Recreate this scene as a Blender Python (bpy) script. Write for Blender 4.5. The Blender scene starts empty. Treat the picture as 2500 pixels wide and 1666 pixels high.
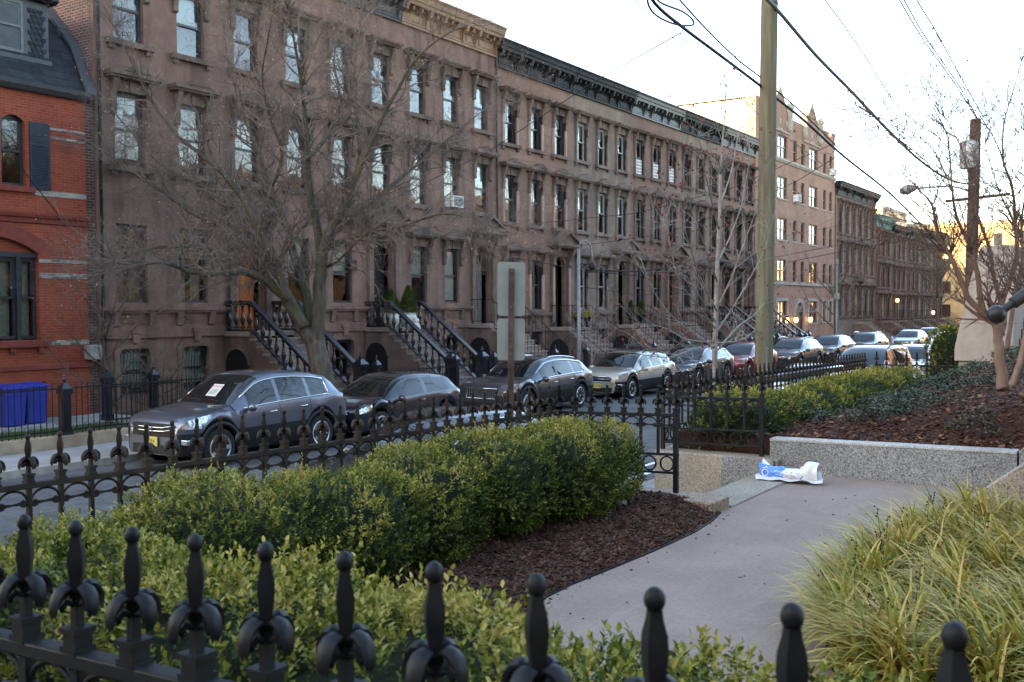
import bpy, bmesh, math, random
import numpy as np
from mathutils import Vector, Matrix, noise as mnoise
R=math.radians; PI=math.pi; C=bpy.context.scene.collection; S=bpy.context.scene
random.seed(7); np.random.seed(7)
# ---------------- camera ----------------
F=2450.; TH=math.atan(1617/F); CH=2.75; PITCH=math.atan(83/F); ROLL=R(0.3)
_f=np.array([math.cos(TH)*math.cos(PITCH),math.sin(TH)*math.cos(PITCH),-math.sin(PITCH)])
_r=np.array([math.sin(TH),-math.cos(TH),0]); _u=np.cross(_r,_f)
_r2=_r*math.cos(ROLL)-_u*math.sin(ROLL); _u2=_u*math.cos(ROLL)+_r*math.sin(ROLL)
cam=bpy.data.cameras.new('camera'); co=bpy.data.objects.new('camera',cam); C.objects.link(co)
co.matrix_world=Matrix(((_r2[0],_u2[0],-_f[0],0),(_r2[1],_u2[1],-_f[1],0),(_r2[2],_u2[2],-_f[2],CH),(0,0,0,1)))
cam.sensor_width=36; cam.lens=36*F/2500; cam.clip_end=2000; cam.clip_start=.05
cam.dof.use_dof=True; cam.dof.focus_distance=12.5; cam.dof.aperture_fstop=7.1
S.camera=co
def ray(x,y): return _f+_r2*(x-1250)/F-_u2*(y-833)/F
O_=np.array([0,0,CH])
def onY(x,y,Y): d=ray(x,y); return Vector(O_+d*(Y/d[1]))
def onX(x,y,X): d=ray(x,y); return Vector(O_+d*(X/d[0]))
def onZ(x,y,Z): d=ray(x,y); return Vector(O_+d*((Z-CH)/d[2]))
def atD(x,y,D): return Vector(O_+ray(x,y)*D)
# ---------------- light ----------------
SUN_EL=R(10); SUN_AZ=R(164)       # direction towards the sun, measured from +X (down the street) to +Y (the far facades)
sd=Vector((math.cos(SUN_AZ)*math.cos(SUN_EL),math.sin(SUN_AZ)*math.cos(SUN_EL),math.sin(SUN_EL)))
sl=bpy.data.lights.new('sun','SUN'); sl.energy=3.2; sl.angle=R(.5); sl.color=(1,.72,.42)
so=bpy.data.objects.new('sun',sl); C.objects.link(so); so.rotation_euler=sd.to_track_quat('Z','Y').to_euler(); so.location=(0,0,60)
W=bpy.data.worlds.new('World'); S.world=W; W.use_nodes=True
nt=W.node_tree; sk=nt.nodes.new('ShaderNodeTexSky'); sk.sky_type='NISHITA'; sk.sun_disc=False
sk.sun_elevation=SUN_EL; sk.sun_rotation=R(90)-SUN_AZ; sk.air_density=.8; sk.dust_density=1.6; sk.ozone_density=.25
nt.links.new(sk.outputs[0],nt.nodes['Background'].inputs[0]); nt.nodes['Background'].inputs[1].default_value=.15
S.view_settings.view_transform='Standard'; S.view_settings.look='None'; S.view_settings.gamma=1; S.view_settings.exposure=3.05
S.cycles.max_bounces=6; S.cycles.diffuse_bounces=3; S.cycles.glossy_bounces=3; S.cycles.transparent_max_bounces=12; S.cycles.transmission_bounces=4
S.cycles.use_adaptive_sampling=True
try: S.cycles.use_denoising=True
except Exception: pass
# ---------------- materials ----------------
class NT:
    def __init__(s,name):
        s.m=bpy.data.materials.new(name); s.m.use_nodes=True; s.t=s.m.node_tree; s.p=s.t.nodes['Principled BSDF']; s.out=s.t.nodes['Material Output']
        s._pos=None
    def n(s,typ,**kw):
        n=s.t.nodes.new('ShaderNode'+typ)
        for k,v in kw.items():
            if k.startswith('i_'):
                key=k[2:].replace('_',' ')
                n.inputs[key].default_value=v
            else: setattr(n,k,v)
        return n
    def l(s,a,b): s.t.links.new(a,b)
    def pos(s):
        if s._pos is None: s._pos=s.n('NewGeometry').outputs['Position']
        return s._pos
    def noise(s,scale,detail=4,vec=None,rough=.55):
        n=s.n('TexNoise'); n.inputs['Scale'].default_value=scale; n.inputs['Detail'].default_value=detail; n.inputs['Roughness'].default_value=rough
        s.l(vec or s.pos(),n.inputs['Vector']); return n.outputs['Fac']
    def ramp(s,fac,stops):
        r=s.n('ValToRGB'); e=r.color_ramp.elements
        while len(e)<len(stops): e.new(.5)
        for q,(p,c) in zip(e,stops): q.position=p; q.color=(*c,1)
        s.l(fac,r.inputs[0]); return r.outputs[0]
    def mix(s,fac,a,b,mode='MIX'):
        m=s.n('Mix',data_type='RGBA',blend_type=mode)
        for sock,v in ((m.inputs[0],fac),(m.inputs[6],a),(m.inputs[7],b)):
            if hasattr(v,'links'): s.l(v,sock)
            elif isinstance(v,(int,float)): sock.default_value=v
            else: sock.default_value=(*v,1)
        return m.outputs[2]
    def math(s,op,a,b=0,c=None):
        m=s.n('Math',operation=op)
        for i,v in enumerate((a,b,c)):
            if v is None: continue
            if hasattr(v,'links'): s.l(v,m.inputs[i])
            else: m.inputs[i].default_value=v
        return m.outputs[0]
    def color(s,c):
        if hasattr(c,'links'): s.l(c,s.p.inputs['Base Color'])
        else: s.p.inputs['Base Color'].default_value=(*c,1)
    def bump(s,h,strength=.3,dist=.01):
        b=s.n('Bump'); b.inputs['Strength'].default_value=strength; b.inputs['Distance'].default_value=dist; s.l(h,b.inputs['Height']); s.l(b.outputs[0],s.p.inputs['Normal'])
    def set(s,**kw):
        for k,v in kw.items():
            i=s.p.inputs[k.replace('_',' ')]
            if hasattr(v,'links'): s.l(v,i)
            else: i.default_value=v
def mat(name,c1,c2=None,scale=3.,rough=.8,metal=0,bs=None,bst=.3,bd=.01,spec=.3,c3=None,coat=0,mid=(.35,.65)):
    m=NT(name)
    if c2 is None: m.color(c1)
    else:
        f=m.noise(scale,5); st=[(mid[0],c1),(mid[1],c2)]
        col=m.ramp(f,st)
        if c3 is not None: col=m.mix(m.ramp(m.noise(scale*.23,4),[(.45,(0,0,0)),(.7,(1,1,1))]),col,c3)
        m.color(col)
    m.set(Roughness=rough,Metallic=metal,Specular_IOR_Level=spec,Coat_Weight=coat)
    if bs: m.bump(m.noise(bs,6),bst,bd)
    return m.m
def wallvec(m):
    sp=m.n('SeparateXYZ'); m.l(m.pos(),sp.inputs[0]); cb=m.n('CombineXYZ'); m.l(m.math('ADD',sp.outputs[0],sp.outputs[1]),cb.inputs[0]); m.l(sp.outputs[2],cb.inputs[1]); return cb.outputs[0]
def brickmat(name,c1,c2,mortar,bw=.2,bh=.067,ms=.009,rough=.85,bump=.4,off=.5,stain=None,smooth=.1,stainamt=.5):
    m=NT(name); b=m.n('TexBrick'); b.inputs['Color1'].default_value=(*c1,1); b.inputs['Color2'].default_value=(*c2,1); b.inputs['Mortar'].default_value=(*mortar,1)
    b.inputs['Scale'].default_value=1; b.inputs['Brick Width'].default_value=bw; b.inputs['Row Height'].default_value=bh; b.inputs['Mortar Size'].default_value=ms; b.inputs['Mortar Smooth'].default_value=smooth; b.offset=off
    m.l(wallvec(m),b.inputs['Vector'])
    col=b.outputs['Color']
    n=m.noise(.9,5); col=m.mix(1.0,col,m.ramp(n,[(.25,(.72,.70,.70)),(.75,(1.12,1.1,1.08))]),'MULTIPLY')
    col=m.mix(1.0,col,m.ramp(m.noise(9,4),[(.25,(.85,.85,.85)),(.75,(1.1,1.1,1.1))]),'MULTIPLY')
    if stain is not None:
        sp=m.n('Mapping'); sp.inputs['Scale'].default_value=(1.6,1.6,.28); m.l(m.pos(),sp.inputs[0])
        col=m.mix(m.ramp(m.noise(1.0,5,sp.outputs[0]),[(.5,(0,0,0)),(.75,(stainamt,)*3)]),col,stain)
    m.color(col); m.set(Roughness=rough,Specular_IOR_Level=.25)
    h=m.math('SUBTRACT',m.math('MULTIPLY',m.noise(40,3),.35),b.outputs['Fac']); m.bump(h,bump,.008)
    return m.m
def stonemat(name,base,dark,light,ashlar=False):
    if ashlar: return brickmat(name,base,tuple(.86*x for x in base),tuple(.45*x for x in base),bw=1.05,bh=.42,ms=.008,stain=dark,bump=.5,smooth=.3)
    m=NT(name); col=m.ramp(m.noise(2.2,6),[(.3,tuple(.8*x for x in base)),(.7,light)])
    sp=m.n('Mapping'); sp.inputs['Scale'].default_value=(2.2,2.2,.3); m.l(m.pos(),sp.inputs[0])
    col=m.mix(m.ramp(m.noise(1.0,6,sp.outputs[0]),[(.45,(0,0,0)),(.72,(.85,.85,.85))]),col,dark)
    col=m.mix(1.0,col,m.ramp(m.noise(30,3),[(.3,(.9,.9,.9)),(.7,(1.08,1.08,1.08))]),'MULTIPLY')
    m.color(col); m.set(Roughness=.88,Specular_IOR_Level=.2); m.bump(m.noise(45,5),.25,.008); return m.m
def leafmat(name,stops,rough=.45,trans=.25,patch=None):
    m=NT(name); g=m.n('NewGeometry'); m._pos=g.outputs['Position']
    f=m.math('ADD',m.math('MULTIPLY',g.outputs['Random Per Island'],.6),m.math('MULTIPLY',m.noise(2.3,3),.4))
    col=m.ramp(f,stops); m.color(col); m.set(Roughness=rough,Specular_IOR_Level=.35)
    tr=m.n('BsdfTranslucent'); m.l(col,tr.inputs[0]); mx=m.n('MixShader'); mx.inputs[0].default_value=trans
    m.l(m.p.outputs[0],mx.inputs[1]); m.l(tr.outputs[0],mx.inputs[2]); m.l(mx.outputs[0],m.out.inputs[0]); return m.m
def glassmat(name,tint,boost=.10,wob=.02,scale=.8,opaque=False):
    m=NT(name); gl=m.n('BsdfGlossy'); gl.inputs['Roughness'].default_value=.015; gl.inputs[0].default_value=(1,1,1,1)
    b=m.n('Bump'); b.inputs['Strength'].default_value=1; b.inputs['Distance'].default_value=wob; m.l(m.noise(scale,1),b.inputs['Height']); m.l(b.outputs[0],gl.inputs['Normal'])
    fr=m.n('Fresnel'); fr.inputs[0].default_value=1.52
    fac=m.math('MULTIPLY_ADD',fr.outputs[0],1.25,boost); fac=m.math('MINIMUM',fac,1.0)
    if opaque:
        tr=m.n('BsdfDiffuse'); tr.inputs[0].default_value=(*tint,1)
    else:
        tr=m.n('BsdfTransparent'); tr.inputs[0].default_value=(*tint,1)
    mx=m.n('MixShader'); m.l(fac,mx.inputs[0]); m.l(tr.outputs[0],mx.inputs[1]); m.l(gl.outputs[0],mx.inputs[2]); m.l(mx.outputs[0],m.out.inputs[0]); return m.m
def emitmat(name,c,s):
    m=NT(name); m.color(c); m.set(Emission_Color=(*c,1),Emission_Strength=s); return m.m
# ---------------- mesh helpers ----------------
class MB:
    def __init__(s): s.v=[]; s.f=[]
    def add(s,vs,fs):
        o=len(s.v); s.v+= [tuple(p) for p in vs]; s.f+=[tuple(i+o for i in f) for f in fs]; return s
    def box(s,x0,x1,y0,y1,z0,z1):
        return s.add([(x0,y0,z0),(x1,y0,z0),(x1,y1,z0),(x0,y1,z0),(x0,y0,z1),(x1,y0,z1),(x1,y1,z1),(x0,y1,z1)],
            [(3,2,1,0),(4,5,6,7),(0,1,5,4),(1,2,6,5),(2,3,7,6),(3,0,4,7)])
    def hexa(s,b,t):  # 4 bottom, 4 top points, counter clockwise from above
        return s.add(list(b)+list(t),[(3,2,1,0),(4,5,6,7),(0,1,5,4),(1,2,6,5),(2,3,7,6),(3,0,4,7)])
    def prism(s,pts,fn,a,b):   # pts 2d polygon, fn(u,v,w)->xyz, extruded w from a to b
        n=len(pts); return s.add([fn(u,v,a) for u,v in pts]+[fn(u,v,b) for u,v in pts],[tuple(range(n-1,-1,-1)),tuple(range(n,2*n))]+[(i,(i+1)%n,n+(i+1)%n,n+i) for i in range(n)])
    def tube(s,path,rad,n=6,cap=True):
        path=[Vector(p) for p in path]; k=len(path)
        if not hasattr(rad,'__len__'): rad=[rad]*k
        vs=[]; fs=[]; ref=None
        for i,p in enumerate(path):
            d=(path[min(i+1,k-1)]-path[max(i-1,0)])
            if d.length<1e-9: d=Vector((0,0,1))
            d.normalize()
            if ref is None: ref=d.orthogonal().normalized()
            else:
                ref=ref-d*ref.dot(d)
                ref=ref.normalized() if ref.length>1e-6 else d.orthogonal().normalized()
            b=d.cross(ref)
            for j in range(n):
                a=2*PI*j/n; vs.append(p+(ref*math.cos(a)+b*math.sin(a))*rad[i])
        for i in range(k-1):
            for j in range(n): fs.append((i*n+j,i*n+(j+1)%n,(i+1)*n+(j+1)%n,(i+1)*n+j))
        if cap: fs.append(tuple(range(n-1,-1,-1))); fs.append(tuple(range((k-1)*n,k*n)))
        return s.add(vs,fs)
    def lathe(s,prof,n=16,c=(0,0,0),a0=0.):
        vs=[];fs=[];k=len(prof)
        for r,z in prof:
            for j in range(n):
                a=2*PI*j/n+a0; vs.append((c[0]+r*math.cos(a),c[1]+r*math.sin(a),c[2]+z))
        for i in range(k-1):
            for j in range(n): fs.append((i*n+j,i*n+(j+1)%n,(i+1)*n+(j+1)%n,(i+1)*n+j))
        fs.append(tuple(range(n-1,-1,-1))); fs.append(tuple(range((k-1)*n,k*n)))
        return s.add(vs,fs)
    def ball(s,c,r,n=10,sz=1.):
        return s.lathe([(max(r*math.sin(PI*i/n),.0004),-r*sz*math.cos(PI*i/n)) for i in range(n+1)],n+2,c)
    def grid(s,rows):   # rows of points
        o=len(s.v); m=len(rows[0])
        for r_ in rows: s.v+=[tuple(p) for p in r_]
        for i in range(len(rows)-1):
            for j in range(m-1): a=o+i*m+j; s.f.append((a,a+1,a+m+1,a+m))
        return s
    def mesh(s,name,m=None,smooth=False,angle=None):
        me=bpy.data.meshes.new(name); me.from_pydata(s.v,[],s.f); me.update()
        if m: me.materials.append(m)
        if smooth:
            me.polygons.foreach_set('use_smooth',[True]*len(me.polygons))
            if angle: me.set_sharp_from_angle(angle=R(angle))
        return me
def link(name,me,parent=None,loc=None,rot=None,scale=None):
    o=bpy.data.objects.new(name,me); C.objects.link(o)
    if parent: o.parent=parent
    if loc is not None: o.location=loc
    if rot is not None: o.rotation_euler=rot
    if scale is not None: o.scale=scale
    return o
def obj(name,mb,m,parent=None,smooth=False,angle=None,bevel=0,loc=None,rot=None,recalc=False):
    me=mb.mesh(name,m,smooth,angle)
    if recalc:
        b=bmesh.new(); b.from_mesh(me); bmesh.ops.recalc_face_normals(b,faces=b.faces); b.to_mesh(me); b.free()
    o=link(name,me,parent,loc,rot)
    if bevel:
        d=o.modifiers.new('bevel','BEVEL'); d.width=bevel; d.segments=2; d.limit_method='ANGLE'; d.angle_limit=R(40)
    return o
def tag(o,label,cat,group=None,kind=None):
    o['label']=label; o['category']=cat
    if group: o['group']=group
    if kind: o['kind']=kind
    return o
def thing(name,label,cat,loc=(0,0,0),rz=0,group=None):
    o=bpy.data.objects.new(name,None); C.objects.link(o); o.location=loc; o.rotation_euler=(0,0,rz); o.empty_display_size=.2
    return tag(o,label,cat,group)
def struct(name,mb,m,**kw):
    o=obj(name,mb,m,**kw); o['kind']='structure'; return o
def copy_tree(o,parent=None):
    c=o.copy(); C.objects.link(c)
    if parent: c.parent=parent
    for ch in list(o.children): copy_tree(ch,c)
    return c
def npmesh(name,verts,faces,m):   # faces: (n,4) or (n,3) int array
    me=bpy.data.meshes.new(name); nv=len(verts); nf,k=faces.shape
    me.vertices.add(nv); me.vertices.foreach_set('co',np.ascontiguousarray(verts,dtype=np.float32).ravel())
    me.loops.add(nf*k); me.loops.foreach_set('vertex_index',np.ascontiguousarray(faces,dtype=np.int32).ravel())
    me.polygons.add(nf); me.polygons.foreach_set('loop_start',np.arange(0,nf*k,k,dtype=np.int32)); me.polygons.foreach_set('loop_total',np.full(nf,k,dtype=np.int32))
    me.update(calc_edges=True); me.validate()
    if m: me.materials.append(m)
    return me
def lerp(a,b,t): return a+(b-a)*t
# ---------------- shared materials ----------------
m_asph=mat('asphalt',(.075,.076,.08),(.12,.12,.124),6,.85,bs=180,bst=.5,bd=.004,c3=(.06,.06,.064))
m_walk=mat('sidewalk_concrete',(.27,.265,.26),(.36,.355,.345),2.5,.9,bs=90,bst=.3,bd=.003,c3=(.22,.215,.21))
m_kerb=mat('kerb_stone',(.26,.23,.19),(.38,.34,.28),5,.85,bs=50,bst=.4)
m_sand=mat('coping_sandstone',(.30,.22,.14),(.48,.37,.25),3,.85,bs=40,bst=.4,c3=(.22,.16,.11))
m_path=NT('path_concrete')
_c=m_path.mix(1.,m_path.ramp(m_path.noise(1.3,6),[(.3,(.248,.192,.160)),(.7,(.330,.258,.218))]),m_path.ramp(m_path.noise(260,2),[(.3,(.72,.72,.72)),(.7,(1.2,1.2,1.2))]),'MULTIPLY')
_v=m_path.n('TexVoronoi'); _v.inputs['Scale'].default_value=70; m_path.l(m_path.pos(),_v.inputs['Vector']); _c=m_path.mix(m_path.ramp(_v.outputs['Distance'],[(.05,(.7,.7,.7)),(.12,(0,0,0))]),_c,(.10,.085,.078))
_c=m_path.mix(1.,_c,m_path.ramp(m_path.noise(28,5,None,.7),[(.3,(.86,.86,.86)),(.7,(1.10,1.10,1.10))]),'MULTIPLY')
_mp=m_path.n('Mapping'); _mp.inputs['Scale'].default_value=(.5,3,1); _mp.inputs['Rotation'].default_value=(0,0,.6); m_path.l(m_path.pos(),_mp.inputs[0])
_c=m_path.mix(m_path.ramp(m_path.noise(2.2,7,_mp.outputs[0],.7),[(.56,(0,0,0)),(.72,(.45,.45,.45))]),_c,(.37,.31,.26))
m_path.color(_c); m_path.set(Roughness=.88,Specular_IOR_Level=.25); m_path.bump(m_path.noise(190,4),.5,.003); m_path=m_path.m
def m_gran_(name,c0,c1,c2):
    m=NT(name); v=m.n('TexVoronoi'); v.inputs['Scale'].default_value=85; m.l(m.pos(),v.inputs['Vector'])
    sp=m.n('SeparateColor'); m.l(v.outputs['Color'],sp.inputs[0])
    col=m.ramp(sp.outputs[0],[(.12,c0),(.3,c1),(.75,c1),(.9,c2)])
    col=m.mix(1.,col,m.ramp(m.noise(1.7,5),[(.3,(.78,.77,.74)),(.7,(1.1,1.1,1.08))]),'MULTIPLY')
    m.color(col); m.set(Roughness=.6,Specular_IOR_Level=.35); m.bump(m.noise(150,4),.25,.003); return m.m
m_gran=m_gran_('grey_granite',(.10,.103,.105),(.235,.24,.235),(.37,.37,.36))
m_grantan=m_gran_('tan_granite',(.17,.14,.105),(.33,.285,.22),(.44,.40,.33))
m_granrust=m_gran_('rust_stained_granite',(.10,.06,.04),(.32,.22,.14),(.42,.36,.28))
m_grantop=m_gran_('granite_sawn_top',(.25,.25,.25),(.42,.41,.39),(.55,.54,.52))
m_mulch=mat('mulch',(.020,.008,.005),(.065,.026,.016),22,.95,bs=60,bst=1,bd=.02,c3=(.045,.02,.014))
m_iron=mat('black_iron',(.008,.009,.011),(.016,.017,.019),14,.5,spec=.22,bs=60,bst=.15,bd=.003)
m_iron2=mat('weathered_iron',(.013,.010,.008),(.026,.020,.016),18,.6,spec=.22,bs=60,bst=.2,bd=.003,c3=(.05,.03,.02))
m_rust=mat('rust',(.10,.035,.015),(.20,.08,.03),30,.9)
m_lawn=mat('lawn_soil',(.03,.045,.015),(.06,.08,.03),8,.95,bs=60,bst=.8)
m_bsteps=mat('brown_stair_stone',(.20,.13,.085),(.30,.20,.13),3,.8,bs=40,bst=.3)
m_lime=brickmat('limestone',(.40,.365,.33),(.375,.34,.305),(.24,.215,.19),bw=2.3,bh=.79,ms=.008,bump=.3,stain=(.27,.235,.20),stainamt=.5)
m_white=mat('white_paint',(.7,.7,.68),(.8,.8,.78),8,.5)
def gz(x): return -.005*x
def strip(y0,y1,z0,z1,x0=-60,x1=260,top=None):
    mb=MB(); b=[(x0,y0,z0+gz(x0)),(x1,y0,z0+gz(x1)),(x1,y1,z0+gz(x1)),(x0,y1,z0+gz(x0))]
    t=[(x,y,z-z0+z1) for x,y,z in b]; mb.hexa(b,t); return mb
g=MB(); g.grid([[(-300,-300,-.03+1.5),(1200,-300,-6)],[(-300,600,1.47),(1200,600,-6)]])
struct('ground',g,m_lawn)
struct('street',strip(6.75,16.0,-.02+0,.0+.02-.02),m_asph)
# pale markings and joints on the road edge next to the gate
mk=MB()
for y in (7.35,7.75): mk.hexa([(13.2,y,.004+gz(13.2)),(19,y,.004+gz(19)),(19,y+.1,.004+gz(19)),(13.2,y+.1,.004+gz(13.2))],[(13.2,y,.008+gz(13.2)),(19,y,.008+gz(19)),(19,y+.1,.008+gz(19)),(13.2,y+.1,.008+gz(13.2))])
struct('road_marking',mk,m_white)
struct('kerb',strip(16.0,16.14,-.3,.13),m_kerb); struct('kerb',strip(6.6,6.75,-.3,.13),m_kerb)
struct('pavement',strip(16.14,17.85,-.3,.125),m_walk); struct('pavement',strip(5.5,6.6,-.3,.125),m_walk)
# ---------------- terrace, path, beds ----------------
PZ=.78
t=MB(); t.box(-4,9.05,-6,5.33,-.2,.70); t.box(9.05,11.7,-6,4.0,-.2,.70); struct('garden_terrace',t,m_mulch)
pth=MB()
pe=[(8.95,3.56),(8.63,3.50),(8.1,3.45),(7.3,3.46),(6.57,3.5),(6.1,3.53),(5.75,3.52),(5.4,3.45),(5.0,3.28),(4.7,3.06),(4.45,2.71),(4.3,2.3),(4.1,1.6),(3.8,-2.5)]
poly=[(11.6,4.0),(8.95,4.0)]+pe+[(11.6,-2.5)]
pth.prism(poly,lambda u,v,w:(u,v,w),.68,PZ)
struct('path',pth,m_path,recalc=True)
jl=MB(); jl.hexa([(4.9,-2,PZ-.02),(4.915,-2,PZ-.02),(4.915,2.9,PZ-.02),(4.9,2.9,PZ-.02)],[(4.9,-2,PZ+.002),(4.915,-2,PZ+.002),(4.915,2.9,PZ+.002),(4.9,2.9,PZ+.002)])
struct('path_joint',jl,mat('joint_dirt',(.08,.07,.07)))
ed=MB()
for a,b in zip(pe[:-1],pe[1:]):
    d=(Vector(b)-Vector(a)).normalized(); n=Vector((d.y,-d.x))
    if n.y<0: n=-n
    n=Vector((-d.y,d.x)); n= n if n.y>=0 or abs(n.y)<.3 and n.x<0 else -n
    q=[Vector(a),Vector(b),Vector(b)+n*.012,Vector(a)+n*.012]
    ed.hexa([(p.x,p.y,.66) for p in q],[(p.x,p.y,PZ+.012) for p in q])
struct('bed_edging',ed,m_iron,recalc=True)
# left mulch bed: height field between the path edge and the fence
def edgeY(x):
    xs=[p[0] for p in pe][::-1]; ys=[p[1] for p in pe][::-1]
    return float(np.interp(x,xs,ys))
mb=MB(); rows=[]
for i in range(121):
    x=lerp(4.12,9.04,i/120); y0=edgeY(x)+.02; r_=[]
    for j in range(41):
        y=lerp(y0,5.34,j/40); d=y-y0
        z=PZ-.01+.14*min(1,d/.5)**.7+.025*mnoise.noise((x*5,y*5,0))*min(1,d/.1)
        r_.append((x,y,z))
    rows.append(r_)
mb.grid(rows)
rows=[]
for i in range(60):
    x=lerp(1.15,4.14,i/59); rows.append([(x,lerp(-2.5,5.34,j/70),.90+.03*mnoise.noise((x*4,j*.4,0))) for j in range(71)])
mb.grid(rows)
struct('mulch_bed',mb,m_mulch,smooth=True)
# right side lily bed
lb=MB(); LBE=[(4.95,1.05),(5.2,1.40),(5.6,1.62),(6.2,1.74),(7.2,1.72),(8.2,1.62),(9.35,1.45)]
rows=[]
for x,y in LBE: rows.append([(x,y-d,PZ+.005+.17*min(1,d/.5)) for d in (0,.05,.15,.3,.5,1,2,4)])
lb.grid(rows); struct('grass_bed',lb,m_mulch,smooth=True)
# hill behind the granite wall
def hillz(x,y):
    f=float(np.interp(x,[11.6,12.6,15,18,21],[0,.04,.22,.6,1])); yy=max(5.3-y,0)
    zb=.99+max(0,4.3-y)*.459*float(np.interp(y,[-6,-2,1],[.6,.85,1])); za=lerp(1.165,1.0+yy*float(np.interp(x,[11.6,12.5,13.2],[.10,.15,.165])),min(1,max(0,(x-11.8)/.6))**.8)
    return lerp(za,zb,f)+.03*mnoise.noise((x*1.5,y*1.5,3))
mb=MB(); rows=[[(11.815,lerp(-3,5.34,j/80),.8) for j in range(81)]]
for i in range(80):
    x=lerp(11.815,21.05,i/79); rows.append([(x,lerp(-3,5.34,j/80),hillz(x,lerp(-3,5.34,j/80))) for j in range(81)])
mb.grid(rows); struct('hillside',mb,m_mulch,smooth=True)
# ---------------- granite work ----------------
def gran(name,label,b,t,m,cat='wall',bev=.012):
    mb=MB(); mb.hexa(b,t); o=obj(name,mb,m,bevel=bev); tag(o,label,cat); return o
wt=thing('granite_wall','low grey speckled granite wall between the concrete path and the mulched hillside','wall',(11.6,2.6,PZ))
mb=MB(); mb.hexa([(0,-1.25,-.3),(.22,-1.25,-.3),(.22,1.39,-.3),(0,1.39,-.3)],[(0,-1.25,.40),(.22,-1.25,.40),(.22,1.39,.36),(0,1.39,.36)]); obj('wall_block',mb,m_gran,wt)
mb=MB(); mb.hexa([(-.004,-1.25,.402),(.224,-1.25,.402),(.224,1.394,.362),(-.004,1.394,.362)],[(-.004,-1.25,.436),(.224,-1.25,.436),(.224,1.394,.396),(-.004,1.394,.396)]); obj('wall_top',mb,m_grantop,wt,bevel=.008)
# cheeks of the stair that climbs to the right
for nm,lb_,x0,ya,za in (('stair_cheek','sloping granite stair cheek rising beside the yellow green grass',9.45,1.72,.86),('stair_cheek','sloping granite stair cheek rising from the right end of the low granite wall',11.6,1.33,1.22)):
    mb=MB(); mb.hexa([(x0,-3,.5),(x0+.26,-3,.5),(x0+.26,ya,.5),(x0,ya,.5)],[(x0,-3,za+(ya+3)*.80),(x0+.26,-3,za+(ya+3)*.80),(x0+.26,ya,za),(x0,ya,za)])
    tag(obj(nm,mb,m_grantan if x0<10 else m_gran,bevel=.012),lb_,'stair wall')
mb=MB()
for i in range(12): mb.box(9.71,11.6,-3.2,1.2-i*.32,PZ+i*.165-.1,PZ+(i+1)*.165)
tag(obj('granite_steps',mb,m_gran,bevel=.008),'grey granite steps climbing to the right of the low granite wall','steps')
# plinths by the gate
for nm,lb_,pts,z0,z1,mm in (
  ('plinth','weathered granite plinth block with rusty end under the fence end post',[(8.86,3.60),(9.30,3.60),(9.30,5.45),(8.86,5.45)],.1,.90,m_granrust),
  ('plinth','pale grey granite plinth beside the gate under the far fence panel',[(11.50,3.86),(11.95,3.86),(11.95,5.45),(11.50,5.45)],.1,.94,m_grantan)):
    mb=MB(); mb.prism(pts,lambda u,v,w:(u,v,w),z0,z1); tag(obj(nm,mb,mm,bevel=.02),lb_,'stone block')
mb=MB(); mb.box(11.46,11.499,3.9,4.55,.1,.935); tag(obj('granite_facing',mb,m_gran,bevel=.006),'lighter grey granite facing slab on the gate plinth behind the plastic bag','stone block')
mb=MB(); mb.box(9.31,11.45,3.58,4.05,.5,PZ+.02); tag(obj('threshold_stone',mb,m_grantan,bevel=.01),'long tan granite threshold slab at the gate opening beside the bag','stone slab')
mb=MB()
for i in range(3): mb.box(9.31,11.45,4.06+i*.34,4.40+i*.34,-.1,PZ-.16*(i+1))
tag(obj('gate_steps',mb,m_grantan,bevel=.01),'short granite steps leading down from the gate to the pavement','steps')
mb=MB()
for x0,x1 in ((-4,8.85),(11.96,22.3)): mb.box(x0,x1,5.335,5.48,-.3,.93)
tag(obj('garden_kerb_wall',mb,m_grantan,bevel=.01),'low granite retaining kerb under the street side iron fence','wall')
rk=MB(); rk.ball((0,0,0),.12,8,.6); o=obj('rock',rk,m_gran,smooth=True,loc=(8.28,4.28,.93),rot=(0,0,.6)); o.scale=(.9,.6,.7); tag(o,'small rough grey rock on the mulch beside the rusty plinth','rock')
# far church stair: sloped cheek, pedestal, brown steps
mb=MB(); y0,z0,y1,z1=4.35,1.06,-1.5,3.5
mb.hexa([(21,y1,.5),(21.32,y1,.5),(21.32,y0,.5),(21,y0,.5)],[(21,y1,z1),(21.32,y1,z1),(21.32,y0,z0),(21,y0,z0)])
tag(obj('sloping_coping',mb,m_sand,bevel=.02),'long sloping tan stone coping edging the top of the planted hillside','stone coping')
pd=thing('stone_pedestal','large pale limestone stair pedestal with sloping flared front behind the smooth barked tree','pedestal',(22,3.2,.9))
mb=MB(); mb.box(.06,2.,-.54,.46,-.2,.70); obj('base',mb,m_lime,pd,bevel=.02)
mb=MB(); mb.prism([(-.56,.702),(.53,.702),(.53,.97),(.24,2.36),(.05,3.03),(-.56,3.03)],lambda u,v,w:(w,u,v),0,1.95); obj('shaft',mb,m_lime,pd,bevel=.02,recalc=True)
mb=MB()
for i in range(14): mb.box(22.1+i*.34,30,-4,2.63,.9+i*.2-.2,1.45+(i+1)*.2)
tag(obj('church_steps',mb,m_bsteps,bevel=.012),'brown stone steps climbing behind the limestone pedestal','steps')
hr=thing('handrail','dark bronze stair handrail ending in a round ball at the right edge','handrail',tuple(atD(2433,768,4.0)))
d=(atD(2500,722,4.0)-atD(2433,768,4.0)); d=d.normalized(); e=Vector((.05,-1,.55)).normalized()
d=(d*.5+e*.5).normalized() if False else d
m_bronze=mat('bronze',(.035,.033,.036),(.055,.05,.05),9,.45,metal=.4,spec=.5)
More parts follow.
